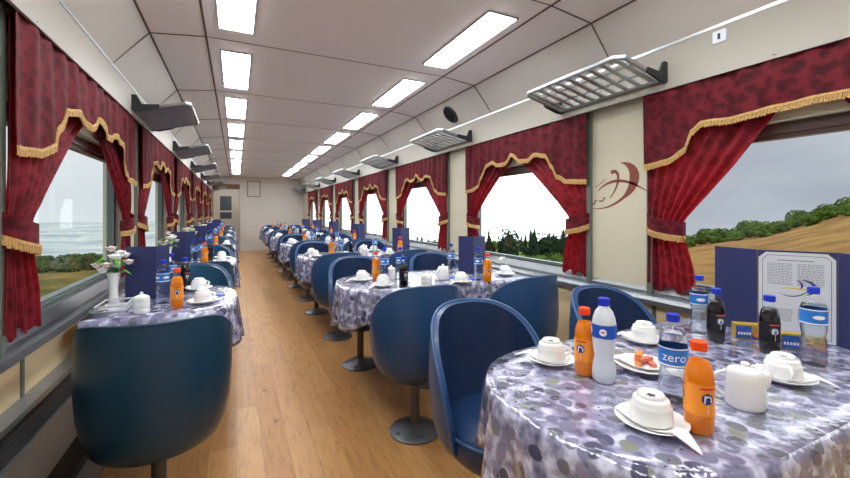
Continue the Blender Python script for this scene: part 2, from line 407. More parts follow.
def wall(side):
    s = -1 if side == 'left' else 1
    xi = CX + s * 1.42; xo = CX + s * 1.54
    HN = HW if s > 0 else HW + .165
    def bx(B, xa, xb, *r): B.box(min(xa, xb), max(xa, xb), *r)
    B = MB()
    edges = [Y0]
    for k in range(0, 7): edges += [WC(k) - HN, WC(k) + HW]
    edges.append(Y1)
    bx(B, xi, xo, Y0, Y1, 0, .81, 1)                       # below the sill
    bx(B, xi + s * .03, xo, Y0, Y1, .81, WZ0, 0)
    for i in range(0, len(edges), 2): bx(B, xi, xo, edges[i], edges[i + 1], .81, WZ1, 0)
    bx(B, xi, xo, Y0, Y1, WZ1, 2.196, 0)
    B.prism([(CX + s * 1.408, 2.196), (CX + s * 1.352, 1.938), (CX + s * 1.364, 1.938), (CX + s * 1.42, 2.196)], lambda a, c, t: (a, Y0 + (Y1 - Y0) * t, c), 3)
    # slanted panel up to the ceiling strip
    B.prism([(CX + s * 1.41, 2.19), (CX + s * 1.54, 2.19), (CX + s * 1.54, 2.5), (CX + s * 1.217, 2.5), (CX + s * 1.217, 2.424)],
            lambda a, c, t: (a, Y0 + (Y1 - Y0) * t, c), 2)
    structure(B.build('wall_' + side, [M['cream'], M['dado'], M['upper'], M['pelmet']], smooth=0), side + ' side wall of the carriage')
    # sill
    T = MB()
    zs = .765 if s > 0 else .785
    T.prism([(xi + s * .02, zs), (xi - s * .05, zs), (xi - s * .055, .79), (xi - s * .045, .81), (xi + s * .02, .815)], lambda a, c, t: (a, Y0 + (Y1 - Y0) * t, c))
    T.prism([(xi + s * .04, .81), (xi - s * .012, .81), (xi - s * .012, .83), (xi + s * .015, .875), (xi + s * .04, .875)], lambda a, c, t: (a, Y0 + (Y1 - Y0) * t, c))
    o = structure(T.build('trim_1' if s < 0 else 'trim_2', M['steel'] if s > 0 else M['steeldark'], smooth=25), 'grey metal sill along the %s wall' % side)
    # seam strips of the lower panels and slanted panels
    T = MB()
    for k in range(0, 7):
        for e in (-HW - .02, HW + .02):
            bx(T, xi - s * .004, xi + s * .01, WC(k) + e - .012, WC(k) + e + .012, .02, .75)
    structure(T.build('trim_3' if s < 0 else 'trim_4', M['post'], smooth=0))
    T = MB()
    for j in range(-2, 10):
        y = 1.72 + 1.3 * j
        T.add([(CX + s * 1.217 - s * .003, y - .004, 2.42), (CX + s * 1.217 - s * .003, y + .004, 2.42), (CX + s * 1.41 - s * .003, y + .004, 2.192), (CX + s * 1.41 - s * .003, y - .004, 2.192),
               (CX + s * 1.23, y - .004, 2.43), (CX + s * 1.23, y + .004, 2.43), (CX + s * 1.42, y + .004, 2.2), (CX + s * 1.42, y - .004, 2.2)],
              [(0, 1, 2, 3), (7, 6, 5, 4), (0, 3, 7, 4), (1, 5, 6, 2), (0, 4, 5, 1), (3, 2, 6, 7)])
        T.add([(CX + s * .9, y - .004, ZC - .003), (CX + s * .9, y + .004, ZC - .003), (CX + s * 1.217, y + .004, 2.42), (CX + s * 1.217, y - .004, 2.42),
               (CX + s * .9, y - .004, ZC + .01), (CX + s * .9, y + .004, ZC + .01), (CX + s * 1.217, y + .004, 2.434), (CX + s * 1.217, y - .004, 2.434)],
              [(0, 1, 2, 3), (7, 6, 5, 4), (0, 3, 7, 4), (1, 5, 6, 2), (0, 4, 5, 1), (3, 2, 6, 7)])
    for (wx, z, hw) in ((.9, ZC, .006), (1.217, 2.424, .008)):
        bx(T, CX + s * (wx - hw), CX + s * (wx + hw), Y0, Y1, z - .004, z + .012)
    structure(T.build('trim_5' if s < 0 else 'trim_6', M['seam'], smooth=0), 'dark seams between the %s ceiling panels' % side)
    T = MB()
    T.prism([(xi - s * .018, 2.185), (xi - s * .018, 2.2), (xi + s * .01, 2.205), (xi + s * .01, 2.185)], lambda a, c, t: (a, Y0 + (Y1 - Y0) * t, c))
    structure(T.build('trim_7' if s < 0 else 'trim_8', M['alu'], smooth=0))
    # posts at the pillar edges
    T = MB()
    for k in range(0, 7):
        for e in (-HN - .035, HW + .035):
            bx(T, xi - s * .022, xi + s * .01, WC(k) + e - .016, WC(k) + e + .016, .81, 1.95)
    structure(T.build('trim_9' if s < 0 else 'trim_10', M['post'], smooth=0), 'grey green uprights beside the %s windows' % side)
    # baseboard
    T = MB(); bx(T, xi - s * .015, xi + s * .01, Y0, Y1, 0, .09)
    structure(T.build('baseboard_' + side, M['ped'], smooth=0))
    # windows
    for k in range(0, 7):
        c = WC(k); W = MB()
        xa, xb = xi + s * .05, xi + s * .09
        f = .04
        bx(W, xa, xb, c - HN, c - HN + f, WZ0, WZ1); bx(W, xa, xb, c + HW - f, c + HW, WZ0, WZ1)
        bx(W, xa, xb, c - HN + f, c + HW - f, WZ0, WZ0 + .03)
        bx(W, xa, xb, c - HN + f, c + HW - f, WZ1 - .07, WZ1, 1)
        bx(W, xa - s * .012, xa, c - HN + .01, c + HW - .01, WZ1 - .05, WZ1 - .03, 1)
        bx(W, xa - s * .012, xa, c - HN + .01, c + HW - .01, WZ0 + .005, WZ0 + .02)
        w = structure(W.build('window_%d' % (k + 1 if s > 0 else k + 8), [M['frame'], M['frametop']], smooth=0), 'carriage window in the %s wall' % side)
        g = MB(); bx(g, xa + s * .018, xa + s * .022, c - HN + f, c + HW - f, WZ0 + .03, WZ1 - .07)
        g.build('pane', M['pane'], w, smooth=0)
wall('left'); wall('right')
# transverse seams on the flat ceiling
T = MB()
for j in range(-2, 10):
    y = 1.72 + 1.3 * j
    T.box(CX - .9, CX + .9, y - .003, y + .003, ZC - .002, ZC + .01)
structure(T.build('trim_11', M['seam'], smooth=0), 'cross seams of the flat ceiling panels')

# end wall with vestibule opening
b = MB()
b.box(.12, XR + .12, Y1, Y1 + .08, 0, 2.55); b.box(XL - .12, .12, Y1, Y1 + .08, 2.21, 2.55)
b.box(.12, .16, Y1 + .08, Y1 + 1.15, 0, 2.42)
w = structure(b.build('wall_end', M['endwall'], smooth=0), 'white end wall of the dining saloon')
b = MB(); x0, x1, z0, z1 = .34, .74, 1.80, 2.34
for a in ((x0, x1, z0, z0 + .02), (x0, x1, z1 - .02, z1), (x0, x0 + .02, z0, z1), (x1 - .02, x1, z0, z1)):
    b.box(a[0], a[1], Y1 - .012, Y1 + .01, a[2], a[3])
hp = tag(b.build('access_panel', M['seam'], smooth=0), 'square framed access panel high on the white end wall', 'panel')
MB().box(x0 + .02, x1 - .02, Y1 - .006, Y1 + .01, z0 + .02, z1 - .02).build('cover', M['endwall'], hp, smooth=0)
b = MB()
b.box(XL - .12, .12, Y1 + .08, Y1 + 1.15, 2.38, 2.44); b.box(XL - .12, .16, Y1 + 1.08, Y1 + 1.2, 0, 2.44)
b.box(XL - .12, XL, Y1 + .02, Y1 + 1.1, 0, 2.42)
structure(b.build('wall_vestibule', M['brown'], smooth=0), 'brown vestibule lining past the end wall')
b = MB(); b.box(XL - .12, XR + .12, Y0 - .08, Y0, 0, 2.55)
structure(b.build('wall_behind', M['endwall'], smooth=0))
yd = Y1 + 1.04
d = structure(MB().box(-.62, .02, yd, yd + .04, .02, 2.02).build('door_1', M['door'], smooth=0, bevel=.006), 'white door with two panes at the far end')
MB().box(-.50, -.14, yd - .004, yd + .01, 1.35, 1.85).build('door_pane', M['doorglass'], d, smooth=0)
MB().box(-.50, -.14, yd - .004, yd + .01, 1.06, 1.29).build('door_pane', M['doorglass'], d, smooth=0)
hb = MB(); hb.tube([(-.08, yd - .002, 1.0), (-.08, yd - .04, 1.0), (-.16, yd - .045, 1.0)], .009); hb.build('door_handle', M['alu'], d)
b = MB()
b.box(-.70, -.62, yd - .02, yd + .04, 0, 2.1); b.box(.02, .12, yd - .02, yd + .04, 0, 2.1); b.box(-.62, .02, yd - .02, yd + .04, 2.02, 2.1)
structure(b.build('trim_12', M['door'], smooth=0))

# heater cover along left wall
t = empty('heater_cover', (XL, 6.4, 0))
tag(t, 'long low heater cover with black slatted grille along the left wall', 'heater')
def L(xa, xb, z0, z1, ya=-5.6, yb=7.9): return MB().box(xa, xb, ya, yb, z0, z1)
L(.002, .06, .595, .615).build('top_rail', M['steel'], t, smooth=0)
g = MB()
for i in range(9): g.box(.03, .052, -5.6, 7.9, .488 + i * .0115, .492 + i * .0115)
g.box(.002, .035, -5.6, 7.9, .485, .595, 1)
g.build('grille', [M['ped'], M['black']], t, smooth=0)
L(.002, .06, .285, .485).build('front_panel', M['steel'], t, smooth=0)
L(.016, .03, .09, .285).build('kick_recess', M['black'], t, smooth=0)

structure(MB().box(XL + .016, XL + .105, Y0, Y1, 0, .022).build('trim_13', M['kick'], smooth=0), 'floor strip along the left wall')
# ------------------------------------------------------------------ ceiling lights
def ceiling_light():
    r = empty('ceiling_light')
    f = MB()
    w, h, q = .108, .455, .012
    f.box(-w, -w + q, -h, h, -.008, 0); f.box(w - q, w, -h, h, -.008, 0); f.box(-w + q, w - q, -h, -h + q, -.008, 0); f.box(-w + q, w - q, h - q, h, -.008, 0)
    f.build('frame', M['frame'], r, smooth=0)
    MB().box(-w + q, w - q, -h + q, h - q, -.013, 0).build('diffuser', M['lamp'], r, smooth=0)
    return r
cl = ceiling_light(); reg()
ORD = ['first', 'second', 'third', 'fourth', 'fifth', 'sixth', 'seventh', 'eighth', 'ninth', 'tenth', 'eleventh']
for j in range(-2, 9):  # first pair continues the row out of view, added to brighten the near table
    y = 2.37 + 1.3 * j
    for s, sd in ((-1, 'left'), (1, 'right')):
        o = place(cl, (CX + s * .718, y, ZC), 0, 'bright rectangular ceiling light, %s along the %s row from the near end' % (ORD[j + 2], sd), 'ceiling light', 'ceiling lights')

o = place(cl, (-.29, 14.66, 2.38), pi / 2, 'small added lamp, hidden from view, brightening the vestibule past the end wall', 'ceiling light', None); o.scale = (.7, .5, 1)  # lamp added out of sight to brighten the vestibule and its door
# round vent + socket on the right upper wall
v = empty('air_vent', (2.035, 3.62, 2.31)); v.scale = (1.12, 1.12, 1); tag(v, 'round black air vent on the slanted panel over the right windows', 'vent')
nrm = Vector((-.228, 0, -.193)).normalized()
q = Vector((0, 0, 1)).rotation_difference(nrm); v.rotation_mode = 'QUATERNION'; v.rotation_quaternion = q
MB().lathe([(.0, .0), (.085, .0), (.09, .008), (.082, .022), (.07, .018), (.068, .006), (0, .006)], 32).build('rim', M['black'], v)
g = MB()
for i in range(-3, 4):
    hw = sqrt(.068 ** 2 - (i * .018) ** 2); g.box(-hw, hw, i * .018 - .003, i * .018 + .003, .004, .018)
g.build('grille', M['dark'], v, smooth=0)
v = empty('wall_socket', (2.112, 1.107, 2.13)); tag(v, 'small square call button high on the wall over the near right curtain', 'switch')
MB().box(-.01, .008, -.03, .03, -.03, .03).build('plate', M['paper'], v, smooth=0, bevel=.003)
MB().box(-.014, -.008, -.005, .005, -.014, .014).build('button', M['dark'], v, smooth=0, bevel=.001)

# ------------------------------------------------------------------ luggage racks
def rack(slatted):
    """rack on right wall: x=0 at wall, goes to -.36; y -.36...36"""
    r = empty('luggage_rack'); Lh = .365
    def P3(a, y, dz=0): return (-.015 - .325 * a, y, .0 + .075 * a + dz)
    f = MB()
    f.tube([P3(0, -Lh), P3(.93, -Lh), P3(1, -Lh + .04), P3(1, Lh - .04), P3(.93, Lh), P3(0, Lh)], .013, 8)
    f.tube([P3(.02, -Lh), P3(.02, Lh)], .011, 8)
    f.build('frame', M['alu'], r)
    if slatted:
        g = MB(); n = 9
        for i in range(n):
            y = -Lh + .045 + (2 * Lh - .09) * i / (n - 1)
            a, c = P3(.03, 0), P3(.98, 0)
            g.add([(a[0], y - .014, a[2] - .006), (a[0], y + .014, a[2] - .006), (c[0], y + .014, c[2] - .006), (c[0], y - .014, c[2] - .006),
                   (a[0], y - .014, a[2] + .004), (a[0], y + .014, a[2] + .004), (c[0], y + .014, c[2] + .004), (c[0], y - .014, c[2] + .004)],
                  [(3, 2, 1, 0), (4, 5, 6, 7), (0, 1, 5, 4), (2, 3, 7, 6), (1, 2, 6, 5), (3, 0, 4, 7)])
        g.tube([P3(.35, -Lh), P3(.35, Lh)], .007, 6); g.tube([P3(.68, -Lh), P3(.68, Lh)], .007, 6)
        g.build('slats', M['alu'], r)
    else:
        a, c = P3(.0, 0), P3(.97, 0); g = MB()
        g.add([(a[0], -Lh + .01, a[2] - .02), (a[0], Lh - .01, a[2] - .02), (c[0], Lh - .01, c[2] - .014), (c[0], -Lh + .01, c[2] - .014),
               (a[0], -Lh + .01, a[2] - .012), (a[0], Lh - .01, a[2] - .012), (c[0], Lh - .01, c[2] - .006), (c[0], -Lh + .01, c[2] - .006)],
              [(3, 2, 1, 0), (4, 5, 6, 7), (0, 1, 5, 4), (2, 3, 7, 6), (1, 2, 6, 5), (3, 0, 4, 7)])
        g.build('shelf', M['rackgrey'], r, smooth=0)
    for y in (-Lh - .012, Lh + .012):
        b = MB()
        b.prism([(0, -.019), (0, .09), (-.03, .09), (-.06, .03), (-.16, .04), (-.16, .015), (-.05, -.019)], lambda a, c, t, y=y: (a, y - .007 + .014 * t, c))
        b.lathe([(0, -.012), (.014, -.012), (.014, .012), (0, .012)], 10, cx=-.05, cy=y, cz=0.02)
        b.build('bracket', M['dark'], r, smooth=0)
    return r
rk = rack(True); rk2 = rack(False); reg()
for k in range(0, 7):
    y = WC(k) + P / 2 + .04
    if k == 6: y = 13.95
    place(rk, (2.083, y, 1.995), 0, 'slatted aluminium luggage rack over the %s pillar along the right wall' % ORD[k], 'luggage rack', 'luggage racks over the right windows')
    if k >= 1: place(rk2, (-.643, y, 1.995), pi, 'grey luggage rack over the %s visible pillar along the left wall' % ORD[k - 1], 'luggage rack', 'luggage racks over the left windows')

# ------------------------------------------------------------------ curtains
TOPZ = 1.945
OPEN = [False]
def vtab(pts, s):
    for (a, wa), (c, wc) in zip(pts, pts[1:]):
        if s <= c:
            t = (s - a) / (c - a); t = t * t * (3 - 2 * t); return wa + (wc - wa) * t
    return pts[-1][1]
def edge_w(z):
    """free width of a tied-back drape at height z"""
    pts = [(.865, .24), (1.0, .225), (1.13, .18), (1.2, .15), (1.26, .18), (1.36, .28), (1.5, .44), (1.62, .58), (1.70, .70), (1.76, .745), (1.95, .748)]
    if OPEN[0]: pts = [(.865, .27), (1.0, .25), (1.13, .21), (1.2, .18), (1.26, .22), (1.36, .31), (1.5, .43), (1.62, .52), (1.70, .58), (1.76, .61), (1.95, .70)]
    for (a, wa), (c, wc) in zip(pts, pts[1:]):
        if z <= c:
            t = max(0, (z - a) / (c - a)); return wa + (wc - wa) * t
    return .755
def zprof(s):
    if OPEN[0]:
        return vtab([(0, 1.54), (.09, 1.555), (.15, 1.60), (.175, 1.69), (.2, 1.725), (.3, 1.715), (.4, 1.73), (.5, 1.735), (.6, 1.73), (.7, 1.715), (.8, 1.725), (.83, 1.69), (.85, 1.60), (.91, 1.555), (1, 1.54)], s)
    """lower edge of the valance, s 0..1 across the window"""
    pts = [(0, 1.49), (.10, 1.50), (.17, 1.535), (.19, 1.60), (.25, 1.71), (.32, 1.735), (.37, 1.70), (.43, 1.70), (.5, 1.765), (.57, 1.70), (.63, 1.695), (.68, 1.73), (.75, 1.71), (.80, 1.62), (.83, 1.54), (.9, 1.50), (1, 1.49)]
    for (a, wa), (c, wc) in zip(pts, pts[1:]):
        if s <= c:
            t = (s - a) / (c - a); t = t * t * (3 - 2 * t); return wa + (wc - wa) * t
    return pts[-1][1]
def fringe(pts, nrm, B, n_per=.0075, depth=.024):
    """pts: polyline of the braid; hangs tassels down"""
    pts = [Vector(p) for p in pts]
    # braid
    for a, c in zip(pts, pts[1:]):
        o = nrm * .004
        v = [a + o, c + o, c + o + Vector((0, 0, .010)), a + o + Vector((0, 0, .010)), a - o, c - o, c - o + Vector((0, 0, .010)), a - o + Vector((0, 0, .010))]
        B.add(v, [(0, 1, 2, 3), (7, 6, 5, 4), (0, 4, 5, 1), (2, 6, 7, 3), (0, 3, 7, 4), (1, 5, 6, 2)])
    acc = 0; i = 0
    for a, c in zip(pts, pts[1:]):
        Ls = (c - a).length; nseg = max(1, round(Ls / n_per))
        for j in range(nseg):
            p = a.lerp(c, (j + .5) / nseg); i += 1
            w = (c - a) / nseg * .40; dd = depth * (1 if i % 2 else .86) * random.uniform(.9, 1.08)
            o = nrm * (.003 if i % 2 else .0045)
            q = [p - w * .6 + o, p + w * .6 + o, p + w + o * .8 - Vector((0, 0, dd)), p - w + o * .8 - Vector((0, 0, dd))]
            q2 = [x - nrm * .006 for x in q]
            B.add(q + q2, [(3, 2, 1, 0), (4, 5, 6, 7), (0, 1, 5, 4), (2, 3, 7, 6), (1, 2, 6, 5), (3, 0, 4, 7)])
def drape(sgn, dirn, seed):
    """hung on a wall; local origin at window centre on the wall face. sgn: +1 room lies toward -x (right wall); dirn: +1 drape pinned at +y side"""
    rnd = random.Random(seed)
    r = empty('tied_curtain'); ph = rnd.uniform(0, 6); N = 7
    def off(u, z):
        a = .016 if z > 1.7 else .020
        if z < 1.3: a *= .75
        k = sin(2 * pi * N * u + ph) * a + .007 * sin(2 * pi * 3.3 * u + ph * 2 + z * 3)
        bulge = .022 * math.exp(-((z - 1.42) / .15) ** 2) * sin(pi * min(1, u))
        return .024 + k * .5 + bulge * .8
    def fn(u, v):
        z = TOPZ + (.865 - TOPZ) * v
        w = edge_w(z)
        uu = u ** 1.0
        y = .755 - uu * w
        if z < 1.2: y += .02 * sin(5 * u + ph) * (1.2 - z)
        zz = z + (0.018 * sin(2 * pi * 2.5 * u + ph) if v > .99 else 0)
        return (-sgn * off(u, z), dirn * y, zz)
    B = MB(); B.grid(fn, 60, 44)
    d = B.build('drape', M['velvet'], r, smooth=80)
    # tieback: a band round the drape, lower toward the middle of the window
    B = MB(); n = 20
    def tb(u, v):
        a = pi * u; y = .765 - .205 * (1 - cos(a)) / 2 * 1.0; x = .008 + .058 * sin(a) ** .7 if 0 < u < 1 else .012
        return (-sgn * x, dirn * y, 1.285 - .055 * u - .085 * v - .012 * sin(a))
    B.sheet(tb, n, 5, Vector((sgn * .004, 0, 0)))
    tbo = B.build('tieback', M['velvet'], r, smooth=80)
    B = MB(); nv = Vector((-sgn, 0, 0))
    fringe([Vector(tb(i / 24, 1)) + Vector((-sgn * .003, 0, 0)) for i in range(25)], nv, B, .0075, .025)
    B.build('fringe', M['gold'], tbo, smooth=0)
    return r
def valance(sgn, seed, wn=.765):
    rnd = random.Random(seed); r = empty('valance'); ph = rnd.uniform(0, 6)
    def fn(u, v):
        z1 = zprof(u); z = TOPZ + .012 + (z1 - TOPZ - .012) * v
        x = .054 + .007 * sin(2 * pi * 13 * u + ph) * (1 - .35 * v) + .004 * sin(2 * pi * 5 * u + ph * 3 + v * 2) + .01 * v * sin(pi * u)
        return (-sgn * x, .765 - (.765 + wn) * u, z)
    B = MB(); B.sheet(fn, 150, 14, Vector((sgn * .003, 0, 0)))
    B.build('swag', M['velvet'], r, smooth=80)
    B = MB(); fringe([Vector(fn(i / 110, 1)) + Vector((-sgn * .003, 0, 0)) for i in range(111)], Vector((-sgn, 0, 0)), B)
    B.build('fringe', M['gold'], r, smooth=0)
    return r
SIDES = {1: ('right', XR), -1: ('left', XL)}
for s in (1, -1):
    sd, xw = SIDES[s]
    NW = .765 if s > 0 else .93
    OPEN[0] = False
    pf = drape(s, 1, 3 + s); pn = drape(s, -1, 9 + s); pv = valance(s, 5 + s, NW)
    if s > 0:
        OPEN[0] = True; pf0 = drape(s, 1, 13); pv0 = valance(s, 14)
    reg()
    for k in range(0 if s > 0 else 1, 7):
        kk = k if s > 0 else k - 1
        nm = 'nearest' if kk == 0 else ORD[kk]
        place(pf0 if s > 0 and k == 0 else pf, (xw, WC(k), 0), 0, 'red curtain tied back at the far side of the %s window on the %s' % (nm, sd), 'curtain', 'tied red curtains on the %s' % sd)
        if not (s > 0 and k == 0):
            place(pn, (xw, WC(k) - (NW - .765), 0), 0, 'red curtain tied back at the near side of the %s window on the %s' % (nm, sd), 'curtain', 'tied red curtains on the %s' % sd)
        place(pv0 if s > 0 and k == 0 else pv, (xw, WC(k), 0), 0, 'gold fringed red valance across the top of the %s window on the %s' % (nm, sd), 'valance', 'red valances on the %s' % sd)
    if s > 0:  # near drape of the nearest right window stands just outside the picture but still shades the light
        place(pn, (xw, WC(0), 0), 0, 'red curtain tied back at the near side of the nearest window on the right', 'curtain', 'tied red curtains on the right')
    rl = MB(); x = xw - s * .040
    rl.box(min(x, xw - s * .02), max(x, xw - s * .02), Y0, 13.2, 1.962, 1.974)
    ro = rl.build('curtain_rail', M['dark'], smooth=0); tag(ro, 'dark metal curtain rail running along the %s wall' % sd, 'curtain rail')

# ------------------------------------------------------------------ pillar emblem
def emblem(X, yc, zc, sc, sgn, name, mat_, label):
    """crescent and leaping-figure mark; local a = to the right in the picture (towards -y), b = up"""
    B = MB()
    def stroke(pts, wid):
        n = len(pts); top = []; bot = []
        for i, (a, c) in enumerate(pts):
            a0, c0 = pts[max(0, i - 1)]; a1, c1 = pts[min(n - 1, i + 1)]
            L_ = sqrt((a1 - a0) ** 2 + (c1 - c0) ** 2) or 1; na, nc = -(c1 - c0) / L_, (a1 - a0) / L_
            w = wid[i]
            top.append((a + na * w, c + nc * w)); bot.append((a - na * w, c - nc * w))
        vs = [(X - .0015, yc - a * sc, zc + c * sc) for a, c in top] + [(X - .0015, yc - a * sc, zc + c * sc) for a, c in bot]
        vs += [(X + .001, y, z) for _, y, z in vs]
        m2 = 2 * n; fs = []
        for i in range(n - 1):
            fs += [(i, i + 1, n + i + 1, n + i), (m2 + i, m2 + n + i, m2 + n + i + 1, m2 + i + 1), (i, m2 + i, m2 + i + 1, i + 1), (n + i, n + i + 1, m2 + n + i + 1, m2 + n + i)]
        B.add(vs, fs)
    def bez(p0, p1, p2, p3, n=16):
        return [tuple((1 - t) ** 3 * p0[i] + 3 * (1 - t) ** 2 * t * p1[i] + 3 * (1 - t) * t * t * p2[i] + t ** 3 * p3[i] for i in (0, 1)) for t in [j / n for j in range(n + 1)]]
    p = bez((.10, .50), (.62, .42), (.70, -.15), (.10, -.52), 18) + bez((.10, -.52), (-.25, -.75), (-.55, -.78), (-.92, -.74), 10)[1:]
    w = [.005 + .135 * sin(pi * min(1, i / 18 * .95)) ** 1.2 for i in range(19)] + [.035 - .003 * i for i in range(1, 11)]
    w = [max(.006, x) for x in w]; w[18] = .036
    stroke(p, w)
    p = bez((-.66, -.25), (-.25, .10), (.25, .12), (.90, -.34), 16); stroke(p, [.008 + .03 * sin(pi * i / 16) for i in range(17)])
    p = bez((-.20, .25), (.10, .40), (.12, -.10), (-.24, -.46), 14); stroke(p, [.05 * (1 - i / 16) + .006 for i in range(15)])
    # small script line
    rnd = random.Random(4)
    for x0, x1, z0 in ((-.92, -.66, -.62), (-.60, -.38, -.54)):
        pts = [(x0 + (x1 - x0) * i / 8, z0 + rnd.uniform(-.04, .06) + .25 * (x0 + (x1 - x0) * i / 8 - x0)) for i in range(9)]
        stroke(pts, [.018] * 9)
    pts = [(-.72 + .34 * i / 10, -.14 + .035 * (i % 2) + .2 * i / 10) for i in range(11)]; stroke(pts, [.008] * 11)
    o = B.build(name, mat_, smooth=0)
    if label: tag(o, label, 'wall emblem')
    return o
emblem(XR, 1.70, 1.475, .225, 1, 'wall_emblem', M['logo'], 'red brown crescent emblem on the cream pillar between the two nearest right windows')

# ------------------------------------------------------------------ chairs
def chair(outer, inner, seatm, pip, boxy=False):
    r = empty('bucket_chair')
    PM = R(103)
    RP = [(.33, .13), (.345, .17), (.37, .205), (.42, .237), (.50, .256), (.62, .266), (.75, .263), (.88, .252)]
    if boxy: RP = [(.315, .15), (.33, .195), (.36, .228), (.42, .25), (.50, .266), (.62, .274), (.75, .272), (.88, .264)]
    def rad(z):
        for (a, wa), (c, wc) in zip(RP, RP[1:]):
            if z <= c: return wa + (wc - wa) * max(0, (z - a) / (c - a))
        return RP[-1][1]
    def zt(u): return .50 + (.372 if boxy else .385) * max(0, 1 - abs(u) ** (4.6 if boxy else 2.7)) ** .62
    def zb(u): return (.315 if boxy else .335) + .06 * abs(u) ** 3
    def pt(u, v, ins):
        ph = u * PM; z = zb(u) + (zt(u) - zb(u)) * v
        rr = rad(z) - ins
        return Vector((rr * sin(ph), rr * cos(ph) * .96, z))
    nu, nv = 44, 18
    B = MB()
    w = nu + 1
    O = [pt(i / nu * 2 - 1, j / nv, 0) for j in range(nv + 1) for i in range(w)]
    I = [pt(i / nu * 2 - 1, j / nv, .03) + Vector((0, 0, -.006 if j == nv else 0)) for j in range(nv + 1) for i in range(w)]
    fo = [(j * w + i, (j + 1) * w + i, (j + 1) * w + i + 1, j * w + i + 1) for j in range(nv) for i in range(nu)]
    B.add(O, fo, 0)
    n0 = len(O); B.v += [tuple(p) for p in I]
    for f in fo: B.f.append(tuple(i + n0 for i in f[::-1])); B.m.append(1)
    per = [i for i in range(nu)] + [j * w + nu for j in range(nv)] + [nv * w + i for i in range(nu, 0, -1)] + [j * w for j in range(nv, 0, -1)]
    for k in range(len(per)):
        a, c = per[k], per[(k + 1) % len(per)]; B.f.append((a, c, c + n0, a + n0)); B.m.append(0)
    B.build('back_shell', [outer, inner], r, smooth=60)
    # piping on the rim
    pts = [pt(-1, j / nv, .004) for j in range(3, nv)] + [pt(i / nu * 2 - 1, 1, .004) for i in range(w)] + [pt(1, j / nv, .004) for j in range(nv - 1, 2, -1)]
    B = MB(); B.tube(pts, .0065, 6); B.build('piping', pip, r, smooth=80)
    B = MB()
    for rr, z0, z1 in ((1, 0, 0),):
        B.lathe([(.10, .325), (.17, .335), (.205, .37), (.222, .42), (.224, .452), (.218, .468), (.20, .484), (.14, .494), (0, .497)], 40, cy=-.02, sx=.98, sy=1.08)
    B.build('seat', seatm, r, smooth=60)
    B = MB(); B.tube([(.222 * .98 * cos(a), -.02 + .222 * 1.08 * sin(a), .458) for a in [2 * pi * i / 40 for i in range(40)]], .0055, 6, closed=True)
    B.build('seat_piping', pip, r, smooth=80)
    B = MB(); B.lathe([(.028, .02), (.028, .30), (.034, .302), (.034, .315), (.09, .318), (.09, .328)], 20); B.build('pedestal', M['ped'], r)
    B = MB(); B.lathe([(.15, 0), (.15, .008), (.13, .02), (.07, .034), (.045, .05), (.03, .052)], 36)
    for i in range(5):
        a = 2 * pi * i / 5 + .3; B.lathe([(.009, .016), (.009, .028), (0, .03)], 8, cx=.118 * cos(a), cy=.118 * sin(a))
    B.build('base_plate', M['ped'], r)
    return r
chb = chair(M['blue'], M['bluein'], M['blueseat'], M['piping'])
cht = chair(M['teal'], M['tealin'], M['blueseat'], M['teal'], True)
cht2 = chair(M['teal'], M['tealin'], M['blueseat'], M['piping']); reg()
def TD(s, k):
    if s > 0: return ('nearest' if k == 0 else ORD[k]) + ' right table'
    return ('nearest' if k == 1 else ORD[k - 1]) + ' left table'
TZ = .785
for k in range(0, 7):
    for x, wh in ((.95, 'aisle'), (1.70, 'window')):
        for e, fc in ((.56, 'facing the camera'), (-.56, 'its back to the camera')):
            if k == 0 and e < 0: continue
            dx = random.uniform(-.02, .02)
            place(chb, (x + dx, WC(k) + .02 + e, 0), (0 if e > 0 else pi) + random.uniform(-.06, .06),
                  'blue bucket chair, %s side, %s, at the %s' % (wh, fc, TD(1, k)), 'chair', 'blue chairs along the right tables')
for k in range(1, 7):
    for e, fc in ((.56, 'facing the camera'), (-.56, 'its back to the camera')):
        place(cht2 if e > 0 else cht, (-.29 + (.01 if e > 0 else 0), WC(k) + (.02 if e > 0 else -.135) + e, 0), (0 if e > 0 else pi),
              'teal bucket chair, %s, at the %s' % (fc, TD(-1, k)), 'chair', 'teal chairs along the left tables')

